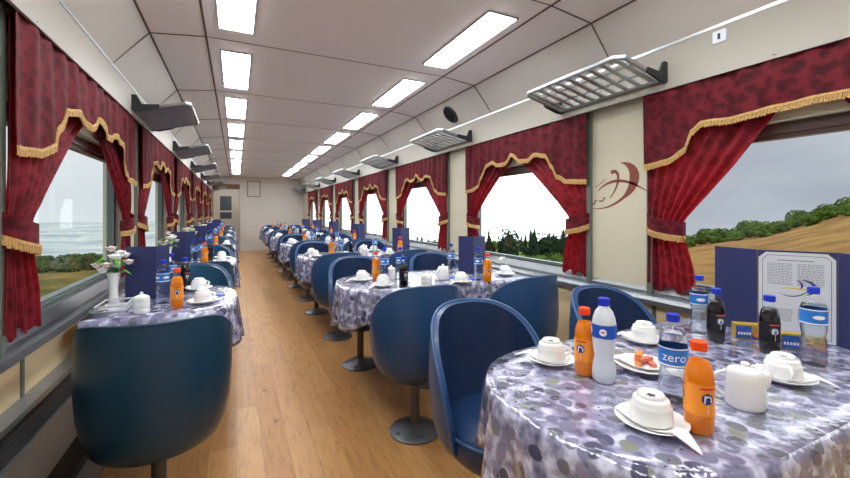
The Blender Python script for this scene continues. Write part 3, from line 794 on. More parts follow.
# ------------------------------------------------------------------ tables and cloths
def outline(xw, xe, s, hw, a):
    """from wall near corner round the aisle end to the wall far corner (local y centred)"""
    pts = []; xs = xe + s * a
    for i in range(14): pts.append((xw + (xs - xw) * i / 14, -hw, 0, -1))
    for i in range(33):
        t = -pi / 2 + pi * i / 32; e = 2 / 2.5
        cx_ = abs(cos(t)) ** e; sy_ = abs(sin(t)) ** e * (1 if sin(t) >= 0 else -1)
        nx, ny = cos(t), sin(t); pts.append((xs - s * a * cx_, hw * sy_, -s * nx, ny))
    for i in range(1, 15): pts.append((xs + (xw - xs) * i / 14, hw, 0, 1))
    return pts
def cloth_mesh(xw, xe, s, hw, a, seed):
    rnd = random.Random(seed); o = outline(xw, xe, s, hw, a); n = len(o); B = MB()
    z0 = TZ
    def top(u, v):
        i = u * (n - 1) / 2; i0 = int(round(u * ((n - 1) // 2)))
        p, q = o[i0], o[n - 1 - i0]
        return (p[0] + (q[0] - p[0]) * v, p[1] + (q[1] - p[1]) * v, z0)
    B.grid(top, (n - 1) // 2, 10)
    # skirt
    ph = [rnd.uniform(0, 6) for _ in range(4)]
    sub = 4; fine = []
    for i in range(n - 1):
        for j in range(sub):
            t = j / sub; fine.append(tuple(o[i][m_] + (o[i + 1][m_] - o[i][m_]) * t for m_ in range(4)))
    fine.append(o[-1]); L_ = [0]
    for p, q in zip(fine, fine[1:]): L_.append(L_[-1] + sqrt((p[0] - q[0]) ** 2 + (p[1] - q[1]) ** 2))
    tot = L_[-1]; nv = 9; base = len(B.v)
    for j in range(nv + 1):
        v = j / nv
        for p, q in zip(fine, L_):
            f = q / tot; endw = math.exp(-((f - .5) / .2) ** 2)
            D = .20 + .06 * endw + .025 * sin(q * 9 + ph[0]) + .015 * sin(q * 23 + ph[1])
            wv = (.5 + .5 * sin(q * 30 + ph[2] + .8 * sin(q * 7))) * (.35 + .65 * endw)
            out = .004 + .008 * min(1, v * 6) + v ** 1.2 * (.036 * wv * (1.0 if endw > .2 else .6))
            z = z0 - D * v - (.0 if j else 0)
            if j == 0: out = 0
            B.v.append((p[0] + p[2] * out, p[1] + p[3] * out, z))
    w = len(fine)
    for j in range(nv):
        for i in range(w - 1):
            B.f.append((base + j * w + i, base + (j + 1) * w + i, base + (j + 1) * w + i + 1, base + j * w + i + 1)); B.m.append(0)
    return B.mesh('cloth', M['cloth'], 70)
def table(xw, xe, s, hw, a, px):
    r = empty('dining_table'); o = outline(xw, xe + s * .006, s, hw - .006, a); B = MB()
    pts = [(p[0], p[1]) for p in o]
    B.prism(pts, lambda x, y, t: (x, y, TZ - .032 + .030 * t)); B.build('tabletop', M['tabletop'], r, smooth=0)
    for x in px:
        B = MB(); B.lathe([(.035, .02), (.035, TZ - .034)], 20, cx=x); B.build('pedestal', M['ped'], r)
        B = MB(); B.lathe([(.16, 0), (.16, .01), (.13, .024), (.05, .04), (.036, .04)], 32, cx=x); B.build('base_plate', M['ped'], r)
    return r
tr_ = table(2.08, .64, 1, .367, .38, (1.33,)); tl_ = table(-.64, 0.0, -1, .395, .24, (-.52,)); reg()
cms = [cloth_mesh(2.08, .64, 1, .367, .38, i) for i in (1, 2, 3)]; cml = [cloth_mesh(-.64, 0.0, -1, .395, .24, i) for i in (4, 5)]
for s, ks in ((1, range(0, 7)), (-1, range(1, 7))):
    for k in ks:
        y = WC(k) + (.055 if s > 0 else 0)
        place(tr_ if s > 0 else tl_, (0, y, 0), 0, 'pedestal dining table hidden under its printed cloth, %s' % TD(s, k), 'table', 'dining tables on the %s' % SIDES[s][0])
        me = (cms if s > 0 else cml)[k % (3 if s > 0 else 2)]
        c = bpy.data.objects.new('tablecloth', me); COL.objects.link(c); c.location = (0, y, 0)
        tag(c, 'glossy grey and lilac petal print tablecloth draped over the %s' % TD(s, k), 'tablecloth', 'printed tablecloths')
        sm = c.modifiers.new('thickness', 'SOLIDIFY'); sm.thickness = .0012; sm.offset = 1
TT = TZ + .0014

# ------------------------------------------------------------------ tableware prototypes
def wrapped(B, vs, fs, rad_, z0, a0, sc, mi=0):
    o = [((rad_) * cos(a0 + x * sc / rad_), (rad_) * sin(a0 + x * sc / rad_), z0 + y * sc) for x, y, *_ in vs]
    B.add(o, fs, mi)
def disc2(r_, n=24, rings=4, cx=0, cy=0):
    vs = [(cx, cy)]; fs = []
    for j in range(1, rings + 1):
        for i in range(n): a = 2 * pi * i / n; vs.append((cx + r_ * j / rings * cos(a), cy + r_ * j / rings * sin(a)))
    for i in range(n): fs.append((0, 1 + i, 1 + (i + 1) % n))
    for j in range(rings - 1):
        for i in range(n):
            a = 1 + j * n + i; c = 1 + j * n + (i + 1) % n; fs.append((a, a + n, c + n, c))
    return vs, fs
def cap_lathe(B, r_, z0, h):
    pr = [(r_, z0), (r_, z0 + h * .25), (r_ * .97, z0 + h * .27), (r_ * .97, z0 + h * .9), (r_ * .86, z0 + h), (0, z0 + h)]
    B.lathe(pr, 24)
    for i in range(24):
        a = 2 * pi * i / 24; x, y = r_ * .97 * cos(a), r_ * .97 * sin(a)
        B.tube([(x, y, z0 + h * .28), (x, y, z0 + h * .88)], .0007, 4)
TXT_ZERO = text_mesh('zero', 1.0)
def water_bottle(h=.235, r_=.031, label=M['lblblue'], lz=(.118, .165), zero=False):
    e = empty('water_bottle'); k = h / .235
    pr = [(.010, .006), (.020, .001), (r_ - .003, 0), (r_, .006), (r_, .022), (r_ - .0015, .026), (r_, .03), (r_, .045), (r_ - .002, .05), (r_, .055),
          (r_ - .001, .075), (r_ - .004, .088), (r_ - .001, .102), (r_, .112), (r_ + .0, .17), (r_ - .003, .183), (r_ * .62, .203), (.0135, .212), (.0125, .220), (.0125, .226)]
    pr = [(a, z * k) for a, z in pr]
    B = MB(); B.lathe(pr, 32, cap=False); B.build('bottle', M['pet'], e, smooth=60)
    wp = [(a - .0012, z + .0008) for a, z in pr if z <= .185 * k]
    B = MB(); B.lathe([(0, wp[0][1])] + wp + [(0, wp[-1][1])], 32, cap=False); B.build('water', M['water'], e, smooth=50)
    B = MB(); cap_lathe(B, .0155, .216 * k, .0205 * k); B.build('cap', M['capblue'], e)
    B = MB(); z0, z1 = lz[0] * k, lz[1] * k
    B.lathe([(r_ + .0006, z0), (r_ + .0006, z1)], 32, cap=False)
    lb = B.build('label', label, e, smooth=60)
    for za, zb2 in ((z1 - .004, z1 - .001), (z0 + .002, z0 + .006)):
        B = MB(); B.lathe([(r_ + .0010, za), (r_ + .0010, zb2)], 32, cap=False); B.build('label_stripe', M['lblwhite'], lb, smooth=60)
    if zero:
        for a in (-1.9, .2, 2.3): D = MB(); wrapped(D, TXT_ZERO[0], TXT_ZERO[1], r_ + .0014, (z0 + z1) / 2, a, .032); D.build('label_word', M['lblwhite'], lb, smooth=60)
    else:
        for a in (-2.4, -.9, .8): D = MB(); vs, fs = disc2(.008, 16, 2); wrapped(D, [(x * 2, y * .8) for x, y in vs], fs, r_ + .0012, (z0 + z1) / 2, a, 1); D.build('label_badge', M['lblwhite'], lb, smooth=60)
    return e
def soda_bottle(kind):
    e = empty('%s_bottle' % ('orange_drink' if kind == 'orange' else 'cola')); r_ = .030
    pr = [(.010, .004), (.018, .0), (r_ - .004, 0), (r_ - .001, .006), (r_, .03), (r_ - .001, .05), (r_ - .0015, .075), (r_ - .001, .10), (r_, .115), (r_ - .001, .13), (r_ - .006, .15), (.0165, .168), (.0135, .176), (.013, .186)]
    B = MB(); B.lathe(pr, 32, cap=False); B.build('bottle', M['pet'], e, smooth=60)
    wp = [(a - .001, z + .0008) for a, z in pr if z <= .16]
    B = MB(); B.lathe([(0, wp[0][1])] + wp + [(.018, .160), (0, .160)], 32, cap=False); B.build('drink', M['orange'] if kind == 'orange' else M['cola'], e, smooth=50)
    B = MB(); cap_lathe(B, .0165, .182, .021); B.build('cap', M['capor'] if kind == 'orange' else M['capblue'], e)
    B = MB(); B.lathe([(r_ + .0004, .045), (r_ - .0006, .075), (r_ + .0004, .112)], 32, cap=False)
    lb = B.build('label', M['lblor'] if kind == 'orange' else M['lbldark'], e, smooth=60)
    R2 = r_ + .0010
    for a in (-1.0, 1.1, 3.2):
        B = MB()
        vs, fs = disc2(.0125, 24, 4); wrapped(B, vs, fs, R2, .083, a, 1, 0)
        # white swirl: ring arc and leaf
        arc = []; fs2 = []
        for i in range(13):
            q = R(200 - 250 * i / 12); arc += [(.0085 * cos(q) + .001, .0085 * sin(q)), (.0055 * cos(q) + .001, .0055 * sin(q))]
        fs2 = [(2 * i, 2 * i + 1, 2 * i + 3, 2 * i + 2) for i in range(12)]
        wrapped(B, arc, fs2, R2 + .0005, .082, a, 1, 1)
        wrapped(B, [(-.008, -.009), (-.005, -.009), (-.004, .009), (-.007, .008)], [(0, 1, 2, 3)], R2 + .0005, .083, a, 1, 1)
        for q in range(5): wrapped(B, [(-.004, 0), (-.002, 0), (-.002, .003), (-.004, .003)], [(0, 1, 2, 3)], R2, .052 + q * .0042, a + .12, 1, 1)
        wrapped(B, [(-.016, 0), (-.005, 0), (.005, 0), (.016, 0), (-.016, .0035), (-.005, .0035), (.005, .0035), (.016, .0035)],
                [(0, 1, 5, 4), (1, 2, 6, 5), (2, 3, 7, 6)], R2, .103, a + .05, 1, 2)
        B.build('label_emblem', [M['swoosh'] if kind == 'orange' else M['lblsilver'], M['lblwhite'], M['lblred'] if kind == 'orange' else M['lblpink']], lb, smooth=60)
    return e
def milk_bottle():
    e = empty('milk_drink_bottle'); r_ = .032
    pr = [(0, .002), (r_ - .006, 0), (r_, .008), (r_ + .001, .03), (r_ - .001, .05), (r_ - .006, .075), (r_ - .002, .10), (r_ + .0005, .125), (r_ + .001, .17), (r_ - .002, .187), (.024, .205), (.0155, .216), (.0145, .226)]
    B = MB(); B.lathe(pr, 36); B.build('bottle', M['milk'], e, smooth=60)
    B = MB(); cap_lathe(B, .0165, .222, .022); B.build('cap', M['capblue'], e)
    B = MB(); B.lathe([(r_ + .0020, .132), (r_ + .0022, .150), (r_ + .0020, .170)], 36, cap=False); lb = B.build('label', M['lblblue2'], e, smooth=60)
    for a in (-2.6, -1.3, .5, 2.0):
        B = MB(); vs, fs = disc2(.010, 20, 3); wrapped(B, vs, fs, r_ + .0030, .150, a, 1, 0)
        vs, fs = disc2(.005, 12, 2); wrapped(B, [(x * 1.3, y * .6) for x, y in vs], fs, r_ + .0036, .151, a, 1, 1)
        B.build('label_emblem', [M['lblwhite'], M['lblpink']], lb, smooth=60)
    return e
def handle_pts(r0, z0, z1, out, n=12):
    return [(r0 + out * sin(pi * i / n) ** .8, 0, z0 + (z1 - z0) * i / n) for i in range(n + 1)]
def inverted_cup():
    e = empty('coffee_cup')
    pr = [(.0, .055), (.020, .055), (.0225, .059), (.0262, .0615), (.029, .059), (.0295, .053), (.036, .051), (.039, .047), (.0395, .040), (.0425, .037), (.0437, .034), (.044, .018), (.045, .004), (.0445, .0), (.042, .0), (.0415, .004), (.038, .034), (.030, .046), (0, .048)]
    B = MB(); B.lathe(pr, 36, cap=False); B.build('cup_body', M['porc'], e, smooth=50)
    B = MB(); B.tube(handle_pts(.039, .006, .040, .026), .0042, 8); B.build('handle', M['porc'], e, smooth=80)
    B = MB(); B.lathe([(0, .0554), (.0085, .0554)], 10, cap=False)
    for i in range(5): a = i * 1.256; B.lathe([(.0001, .0555), (.003, .0555)], 6, cx=.008 * cos(a), cy=.008 * sin(a), cap=False)
    B.build('maker_mark', M['inkdark'], e, smooth=0)
    return e
def saucer(r_=.076, name='saucer'):
    B = MB(); B.lathe([(0, .003), (.034, .003), (.036, 0), (.042, 0), (.044, .003), (r_ * .8, .009), (r_, .017), (r_ + .001, .0185), (r_ - .002, .019), (r_ * .78, .012), (.045, .0065), (.034, .006), (0, .006)], 48, cap=False)
    return B.build(name, M['porc'], None, smooth=60)
def napkin():
    """folded triangle lying on a saucer and pointing out over its rim"""
    B = MB()
    def fn(u, v):
        x = -.052 + .175 * u; hw = .052 * (1 - u) ** .8 + .001; y = (v * 2 - 1) * hw
        r_ = sqrt(x * x + y * y)
        z = .0095 + (max(0, r_ - .042) / .034) * .0125 if r_ < .076 else .022 - (r_ - .076) * .45
        return (x, y, z + .001 * sin(9 * u))
    B.sheet(fn, 24, 8, Vector((0, 0, .0022))); return B.build('napkin', M['napkin'], None, smooth=60)
def sugar_pot():
    e = empty('sugar_pot')
    pr = [(0, .0), (.030, 0), (.033, .004), (.034, .02), (.0325, .023), (.034, .026), (.034, .046), (.0325, .049), (.034, .052), (.033, .060), (.030, .062), (0, .062)]
    B = MB(); B.lathe(pr, 32); B.build('pot', M['porc'], e, smooth=50)
    B = MB(); B.lathe([(.0335, .0625), (.0335, .066), (.028, .076), (.012, .082), (.006, .084), (.008, .089), (.006, .094), (0, .095)], 32); B.build('lid', M['porc'], e, smooth=50)
    return e
def teapot():
    e = empty('teapot')
    pr = [(0, .0), (.038, 0), (.042, .004), (.0435, .012), (.043, .04), (.0410, .07), (.0385, .088), (.036, .092), (.034, .090), (0, .088)]
    B = MB(); B.lathe(pr, 40); B.build('pot', M['porc'], e, smooth=50)
    B = MB(); B.lathe([(.033, .0895), (.033, .094), (.026, .098), (.009, .100), (.007, .104), (.010, .109), (.007, .113), (0, .114)], 32); B.build('lid', M['porc'], e, smooth=50)
    B = MB(); B.tube([(x, 0, z) for x, _, z in handle_pts(.039, .018, .084, .032)], .0052, 8); B.build('handle', M['porc'], e, smooth=80)
    B = MB(); B.tube([(-.032, 0, .060), (-.039, 0, .072), (-.044, 0, .086), (-.047, 0, .094)], [.015, .013, .010, .008], 12); B.build('spout', M['porc'], e, smooth=80)
    return e
def salt():
    e = empty('salt_shaker')
    B = MB(); B.lathe([(0, 0), (.014, 0), (.015, .003), (.013, .03), (.0125, .04)], 16); B.build('jar', M['porc'], e)
    B = MB(); B.lathe([(.0135, .0402), (.0135, .05), (.009, .056), (0, .057)], 16); B.build('lid', M['alu'], e)
    return e
def folder(pts, h, th=.004):
    """standing folded menu; pts: hinge polyline"""
    e = empty('menu_folder')
    for i, (a, c) in enumerate(zip(pts, pts[1:])):
        a, c = Vector(a), Vector(c); d_ = (c - a).normalized(); nrm = Vector((-d_.y, d_.x)) * th / 2
        a2 = a + d_ * .0012; c2 = c - d_ * .0012
        q = [a2 - nrm, c2 - nrm, c2 + nrm, a2 + nrm]
        B = MB(); B.add([(p.x, p.y, 0) for p in q] + [(p.x, p.y, h) for p in q], [(3, 2, 1, 0), (4, 5, 6, 7), (0, 1, 5, 4), (1, 2, 6, 5), (2, 3, 7, 6), (3, 0, 4, 7)])
        B.build('cover_panel', M['navy'] if i < 2 or len(pts) > 3 else M['navy_shaded'], e, smooth=0)
    return e
def vase(petals, seed):
    rnd = random.Random(seed); e = empty('flower_vase')
    B = MB(); B.lathe([(0, .0), (.022, 0), (.024, .004), (.020, .02), (.017, .05), (.019, .085), (.027, .115), (.030, .120), (.027, .120), (.018, .09), (0, .085)], 24, cap=False); B.build('vase', M['porc'], e, smooth=60)
    st = MB(); lf = MB(); hd = MB()
    for i in range(16):
        a = rnd.uniform(0, 2 * pi); rr = rnd.uniform(.01, .065); hh = rnd.uniform(.15, .225) - rr * .5
        p = Vector((rr * cos(a), rr * sin(a), hh)); st.tube([(.006 * cos(a), .006 * sin(a), .09), p * .6 + Vector((0, 0, .06)), p], .0016, 5)
        for q in range(9):
            b_ = 2 * pi * q / 9 + i; d_ = Vector((cos(b_), sin(b_), .35)) * .025; sd = Vector((-sin(b_), cos(b_), 0)) * .011
            hd.add([p, p + d_ * .6 + sd, p + d_ + Vector((0, 0, .004)), p + d_ * .6 - sd, p + d_ * .6 + Vector((0, 0, -.003))], [(0, 1, 2, 3), (0, 4, 1), (0, 3, 4), (1, 4, 2), (2, 4, 3)], i % 2)
        hd.lathe([(.0, -.008), (.013, -.003), (.017, .004), (.012, .012), (0, .016)], 9, cx=p.x, cy=p.y, cz=p.z, mi=i % 2)
    for i in range(16):
        a = rnd.uniform(0, 2 * pi); o = Vector((cos(a), sin(a), 0)); sd = Vector((-sin(a), cos(a), 0)) * .013; z = rnd.uniform(.11, .16); l_ = rnd.uniform(.05, .085)
        lf.add([o * .012 + Vector((0, 0, z)), o * l_ * .6 + sd + Vector((0, 0, z + .02)), o * l_ + Vector((0, 0, z + .0)), o * l_ * .6 - sd + Vector((0, 0, z + .02)), o * l_ * .6 + Vector((0, 0, z + .012))],
               [(0, 1, 4), (1, 2, 4), (2, 3, 4), (3, 0, 4), (0, 3, 2, 1)])
    st.build('stems', M['stemg'], e); lf.build('leaves', M['leaf'], e, smooth=0); hd.build('blossoms', petals, e, smooth=0)
    return e

pW = water_bottle(); pW2 = water_bottle(.25, .034, M['lblblue'], (.125, .172)); pZ = water_bottle(.225, .034, M['lblblue'], (.098, .150), True)
pO = soda_bottle('orange'); pC = soda_bottle('cola'); pM = milk_bottle()
pCup = inverted_cup(); pSau = saucer(); pNap = napkin(); pSug = sugar_pot(); pTea = teapot(); pSalt = salt()
pMenu = folder([(-.11, .07), (0, -.01), (.11, .07)], .30)
pV1 = vase([M['petalw'], M['petalp']], 1); pV2 = vase([M['petalr'], M['petaly']], 2)
reg()
def rot_to_cam(x, y): return atan2(-y, -x)
def put(p, xy, rz, label, cat, group): return place(p, (xy[0], xy[1], TT), rz, label, cat, group)
def cup_set(xy, na, ha, where, nap=True):
    """saucer, napkin, inverted cup"""
    put(pSau, xy, 0, 'white saucer ' + where, 'saucer', 'white saucers')
    if nap: put(pNap, xy, na, 'white folded napkin under the cup ' + where, 'napkin', 'folded napkins')
    place(pCup, (xy[0], xy[1], TT + (.0145 if nap else .0065)), ha, 'upturned white cup ' + where, 'cup', 'upturned cups')

# --- nearest right table
T0 = 'on the nearest right table'
A = lambda u, v: at(u, v, TT)
p = A(584.5, 373.5); put(pO, p, rot_to_cam(*p[:2]) + R(35), 'orange drink bottle beside the milky bottle ' + T0, 'bottle', None)
p = A(604, 381); put(pM, p, rot_to_cam(*p[:2]) + R(70), 'frosted milky drink bottle with blue cap and blue label ' + T0, 'bottle', None)
p = A(673, 399); put(pZ, p, rot_to_cam(*p[:2]) - .1, 'water bottle with a blue label reading zero ' + T0, 'bottle', None)
p = A(699, 430); put(pO, p, rot_to_cam(*p[:2]) + 1.55, 'orange drink bottle in the foreground by the teapot ' + T0, 'bottle', None)
p = A(699, 333); put(pW, p, 0, 'tall water bottle beside the cola at the window end ' + T0, 'bottle', None)
p = A(716, 341); put(pC, p, rot_to_cam(*p[:2]) + 1.5, 'cola bottle beside the tall water bottle ' + T0, 'bottle', None)
p = A(769.5, 353); put(pC, p, rot_to_cam(*p[:2]) + 1.5, 'cola bottle standing in front of the open menu ' + T0, 'bottle', None)
p = A(813.5, 364); put(pW2, p, 0, 'large water bottle standing in front of the open menu ' + T0, 'bottle', None)
p = A(745, 406); put(pTea, p, rot_to_cam(*p[:2]) + R(-80), 'white lidded teapot behind the foreground orange bottle', 'teapot', None)
cup_set(A(551, 362), R(125), R(-26), 'at the aisle edge of the nearest right table')
cup_set(A(651, 425), R(-98), R(60), 'at the front of the nearest right table')
cup_set(A(783, 380), R(-55), R(-140), 'beside the teapot on the nearest right table')
cup_set(A(644, 342), R(122), R(60), 'behind the snack plate on the nearest right table')
p = A(645, 369); o = saucer(.088, 'snack_plate'); o.location = p; tag(o, 'white plate holding wafers ' + T0, 'plate')
nk = put(pNap, (p[0], p[1]), R(125), 'white folded napkin under the wafers ' + T0, 'napkin', 'folded napkins'); nk.location.z += .004
wf = MB().box(-.028, .028, -.009, .009, 0, .009); wme = wf.mesh('wafer', M['snack'], 0); wme2 = wf.mesh('wafer', M['snack2'], 0)
for i, (dx, dy, rz, dz) in enumerate([(-.018, .012, .3, 0), (.012, -.012, .5, 0), (.02, .016, 1.0, 0), (-.002, .0, -.4, .0095), (.0, .02, .1, .0195)]):
    o = bpy.data.objects.new('wafer', wme if i % 2 == 0 else wme2); COL.objects.link(o); o.location = (p[0] + dx, p[1] + dy, p[2] + .0175 + dz); o.rotation_euler = (0, 0, rz + .4)
    tag(o, 'small orange and pink wafers lying on the white snack plate', 'wafer', 'wafers on the snack plate')
def carton(xy, rz, label):
    e = empty('snack_box', (xy[0], xy[1], TT), rz)
    MB().box(-.045, .045, -.02, .02, 0, .058).build('carton', M['boxyel'], e, smooth=0, bevel=.0015)
    B = MB(); B.box(-.044, .006, -.0208, -.0201, .004, .052); B.build('front_print', M['boxblue'], e, smooth=0)
    B = MB(); B.add([(x * 1.0 + .026, -.0212, z + .024) for x, z in disc2(.015, 16, 2)[0]], [f[::-1] for f in disc2(.015, 16, 2)[1]]); B.build('picture', M['snack'], e, smooth=0)
    B = MB(); B.box(.007, .044, -.0206, -.0201, .003, .02); B.build('purple_band', M['boxpurple'], e, smooth=0)
    B = MB()
    for i in range(5): B.box(-.038 + i * .009, -.032 + i * .009, -.0214, -.0209, .018, .028)
    B.build('lettering', M['lblwhite'], e, smooth=0)
    tag(e, label, 'snack box')
p = A(747, 338); carton(p, R(-42), 'small yellow and blue snack box between the cola bottles')
p = A(795, 349); carton(p, R(-50), 'small snack box behind the large water bottle')
# open menu
mp_ = [(1.925, 1.03), (1.893, .857), (2.0, .655), (1.955, .50)]
mn = folder(mp_, .345); mn.location = (0, 0, TT); tag(mn, 'open navy menu folder with a white menu sheet on the nearest right table', 'menu')
a, c = Vector(mp_[1]), Vector(mp_[2]); d_ = (c - a).normalized(); nr = Vector((-d_.y, d_.x)) * -1
if nr.dot(Vector((-1, -1))) < 0: nr = -nr
Wd = (c - a).length
def onm(x, z, o): q_ = a + d_ * x + nr * (.002 + o); return (q_.x, q_.y, z)
B = MB(); cc = .022; x0, x1, z0, z1 = .004, Wd - .006, .004, .338
poly = [(x0, z0), (x1, z0), (x1, z1 - cc), (x1 - cc, z1), (x0 + cc, z1), (x0, z1 - cc)]
B.prism(poly, lambda x, z, t: onm(x, z, .0002 + .0014 * t)); sh = B.build('menu_sheet', M['paper'], mn, smooth=0)
B = MB()
q = .012; pl2 = [(x0 + q, z0 + q), (x1 - q, z0 + q), (x1 - q, z1 - cc - q * .5), (x1 - cc - q * .5, z1 - q), (x0 + cc + q * .5, z1 - q), (x0 + q, z1 - cc - q * .5)]
for (xa, za), (xb, zb_) in zip(pl2, pl2[1:] + pl2[:1]):
    L_ = sqrt((xb - xa) ** 2 + (zb_ - za) ** 2); nx, nz = -(zb_ - za) / L_ * .0008, (xb - xa) / L_ * .0008
    B.prism([(xa - nx, za - nz), (xb - nx, zb_ - nz), (xb + nx, zb_ + nz), (xa + nx, za + nz)], lambda x, z, t: onm(x, z, .0017 + .0004 * t))
B.build('border_line', M['inkdark'], sh, smooth=0)
B = MB(); rnd = random.Random(8)
def dash(xa, xb, z, h_=.0022): B.prism([(xa, z), (xb, z), (xb, z + h_), (xa, z + h_)], lambda x, zz, t: onm(x, zz, .0017 + .0003 * t))
dash(Wd / 2 - .055, Wd / 2 + .05, .306, .003)
B.build('menu_heading', M['ink'], sh, smooth=0)
for cx0 in (.03, .118):
    B = MB()
    for row in range(22):
        z = .293 - row * .0062
        if row == 14: B.build('text_column', M['ink'], sh, smooth=0); B = MB()
        if row > 13: z -= .09
        x = cx0
        while x < cx0 + .07:
            w_ = rnd.uniform(.004, .013); dash(x, min(x + w_, cx0 + .074), z); x += w_ + .0025
    B.build('text_column', M['ink'], sh, smooth=0)
def arcstrip(cx_, cz_, ra, rb, t0, t1, off, n=24):
    pts = []
    for i in range(n + 1):
        t = R(t0 + (t1 - t0) * i / n); k_ = sin(pi * i / n); rr = ra; pts.append((cx_ + (rr + rb * k_) * cos(t), cz_ + (rr + rb * k_) * sin(t) * .9))
    for i in range(n, -1, -1):
        t = R(t0 + (t1 - t0) * i / n); k_ = sin(pi * i / n); pts.append((cx_ + (ra - rb * .2 * k_) * cos(t), cz_ + (ra - rb * .2 * k_) * sin(t) * .9))
    return pts
def flat(ptsl, mi, BB):
    n = len(ptsl); h2 = n // 2
    vs = [onm(x, z, .0019) for x, z in ptsl]
    BB.add(vs, [(i, i + 1, n - 2 - i, n - 1 - i) for i in range(h2 - 1)], mi)
B = MB(); flat(arcstrip(Wd * .58, .205, .030, .010, 110, -80, 0), 0, B); flat(arcstrip(Wd * .42, .225, .060, .004, -125, -15, 0), 0, B); flat(arcstrip(Wd * .45, .212, .026, .006, 70, -40, 0), 0, B)
flat([(Wd * .3, .197), (Wd * .4, .199), (Wd * .6, .197), (Wd * .78, .198), (Wd * .78, .202), (Wd * .6, .203), (Wd * .4, .203), (Wd * .3, .2)], 1, B)
B.build('menu_emblem', [M['swoosh'], M['yellow']], sh, smooth=0)

# --- second right table
T1 = 'on the second right table'
p = A(376, 279); put(pO, p, 0, 'orange drink bottle behind a water bottle at the aisle end ' + T1, 'bottle', None)
p = A(384.5, 280.5); put(pW, p, 0, 'water bottle in front of the aisle orange bottle ' + T1, 'bottle', None)
p = A(403.5, 287); put(pC, p, rot_to_cam(*p[:2]) + 1.5, 'cola bottle at the near edge ' + T1, 'bottle', None)
p = A(400, 279); put(pW, p, 0, 'water bottle hidden behind the cola ' + T1, 'bottle', None)
p = A(451, 272.5); put(pW, p, 0, 'water bottle left of the menu ' + T1, 'bottle', None)
p = A(478.5, 280); put(pW, p, 0, 'water bottle in front of the menu ' + T1, 'bottle', None)
p = A(487.5, 281.5); put(pO, p, rot_to_cam(*p[:2]) + 1.3, 'orange drink bottle in front of the menu ' + T1, 'bottle', None)
p = A(426.5, 287.5); o = put(pSug, p, 0, 'white lidded sugar pot ' + T1, 'sugar pot', None); o.scale = (1.05, 1.05, 1.1)
p = A(437, 287); put(pSalt, p, 0, 'little salt shaker by the sugar pot ' + T1, 'salt shaker', None)
p = A(443, 279.5); put(pTea, p, R(200), 'white teapot ' + T1, 'teapot', None)
p = A(391, 279); o = put(pSug, p, 0, 'white pot standing behind the cola ' + T1, 'sugar pot', None)
cup_set(A(362, 281), R(180), R(20), 'at the aisle tip of the second right table')
cup_set(A(383, 286.5), R(200), R(-60), 'beside the cola on the second right table')
cup_set(A(461, 283), R(200), R(0), 'in the middle of the second right table')
cup_set(A(505, 275), R(20), R(0), 'at the window end of the second right table')
p = A(478, 276); put(pMenu, (p[0] + .03, p[1] + .12), R(-25), 'standing navy menu folder ' + T1, 'menu', 'standing menus')
# stacked cups by the window
sx, sy, _ = A(498, 268.5)
sp = empty('cup_stack_plate', (sx + .1, sy, TT)); bpy.data.objects.remove(sp)
for i in range(3):
    place(pSau, (sx + .1, sy + .05, TT + i * .0135), 0, 'white saucer in the pile behind the menu ' + T1, 'saucer', 'saucers piled behind the menu')
place(pCup, (sx + .1, sy + .05, TT + .0335), 0, 'upturned cup topping the saucer pile ' + T1, 'cup', 'upturned cups')
def packet(xy, rz, label, group, z=0):
    B = MB()
    def fn(u, v):
        return ((u - .5) * .095, (v - .5) * .055, .002 + .012 * (sin(pi * u) * sin(pi * v)) ** .6 if 0 < u < 1 and 0 < v < 1 else .002)
    B.sheet(fn, 14, 8, Vector((0, 0, -.002))); o = B.build('snack_packet', M['packblue'], None, loc=(xy[0], xy[1], TT + z), rz=rz, smooth=80)
    tag(o, label, 'packet', group); return o
p = A(455, 277); packet(p, .6, 'blue and white wrapped packet among the cups ' + T1, None)
p = A(470, 279); packet(p, -.3, 'blue wrapped packet in front of the menu ' + T1, None)

# --- nearest left table
T2 = 'on the nearest left table'
p = A(177, 307); put(pO, p, rot_to_cam(*p[:2]) + 1, 'orange drink bottle ' + T2, 'bottle', None)
p = A(163, 303); put(pW, p, 0, 'water bottle beside the orange drink ' + T2, 'bottle', None)
p = A(171, 291); put(pW, p, 0, 'water bottle farther back behind the orange drink ' + T2, 'bottle', None)
p = A(185, 289); put(pC, p, 0, 'cola bottle behind the cups ' + T2, 'bottle', None)
p = A(141.5, 313); put(pSug, p, 0, 'white ribbed sugar pot with a lid ' + T2, 'sugar pot', None)
cup_set(A(203, 303), R(40), R(30), 'at the near aisle corner of the nearest left table')
cup_set(A(199, 290), R(150), R(30), 'at the far side of the nearest left table')
p = A(215, 296); packet(p, .4, 'blue and white wrapped packet at the aisle edge ' + T2, None)
mn2 = folder([(-.075, .0), (.075, .0), (.10, .13)], .30); reg()
p = A(141, 301); place(mn2, (p[0] - .012, p[1] + .05, TT), R(-12), 'standing navy menu folder ' + T2, 'menu', None)
o = put(pV1, (-.598, 2.66), 0, 'white vase of white flowers and green leaves ' + T2, 'vase', None); o.scale = (1.15, 1.15, 1.4)
e = empty('napkin_rack', (-.56, 2.52, TT)); tag(e, 'low clear plastic rack by the window ' + T2, 'rack')
B = MB()
B.tube([(-.06, -.1, .03), (.06, -.1, .03), (.06, .1, .03), (-.06, .1, .03)], .005, 6, closed=True); B.tube([(-.06, -.1, .005), (.06, -.1, .005), (.06, .1, .005), (-.06, .1, .005)], .005, 6, closed=True)
B.build('frame', M['tray'], e)
B = MB(); B.box(-.06, .06, -.1, .1, .001, .006); B.build('tray', M['tray'], e, smooth=0)
e = empty('ashtray', (-.585, 2.35, TT)); tag(e, 'small metal ashtray at the near window corner ' + T2, 'ashtray')
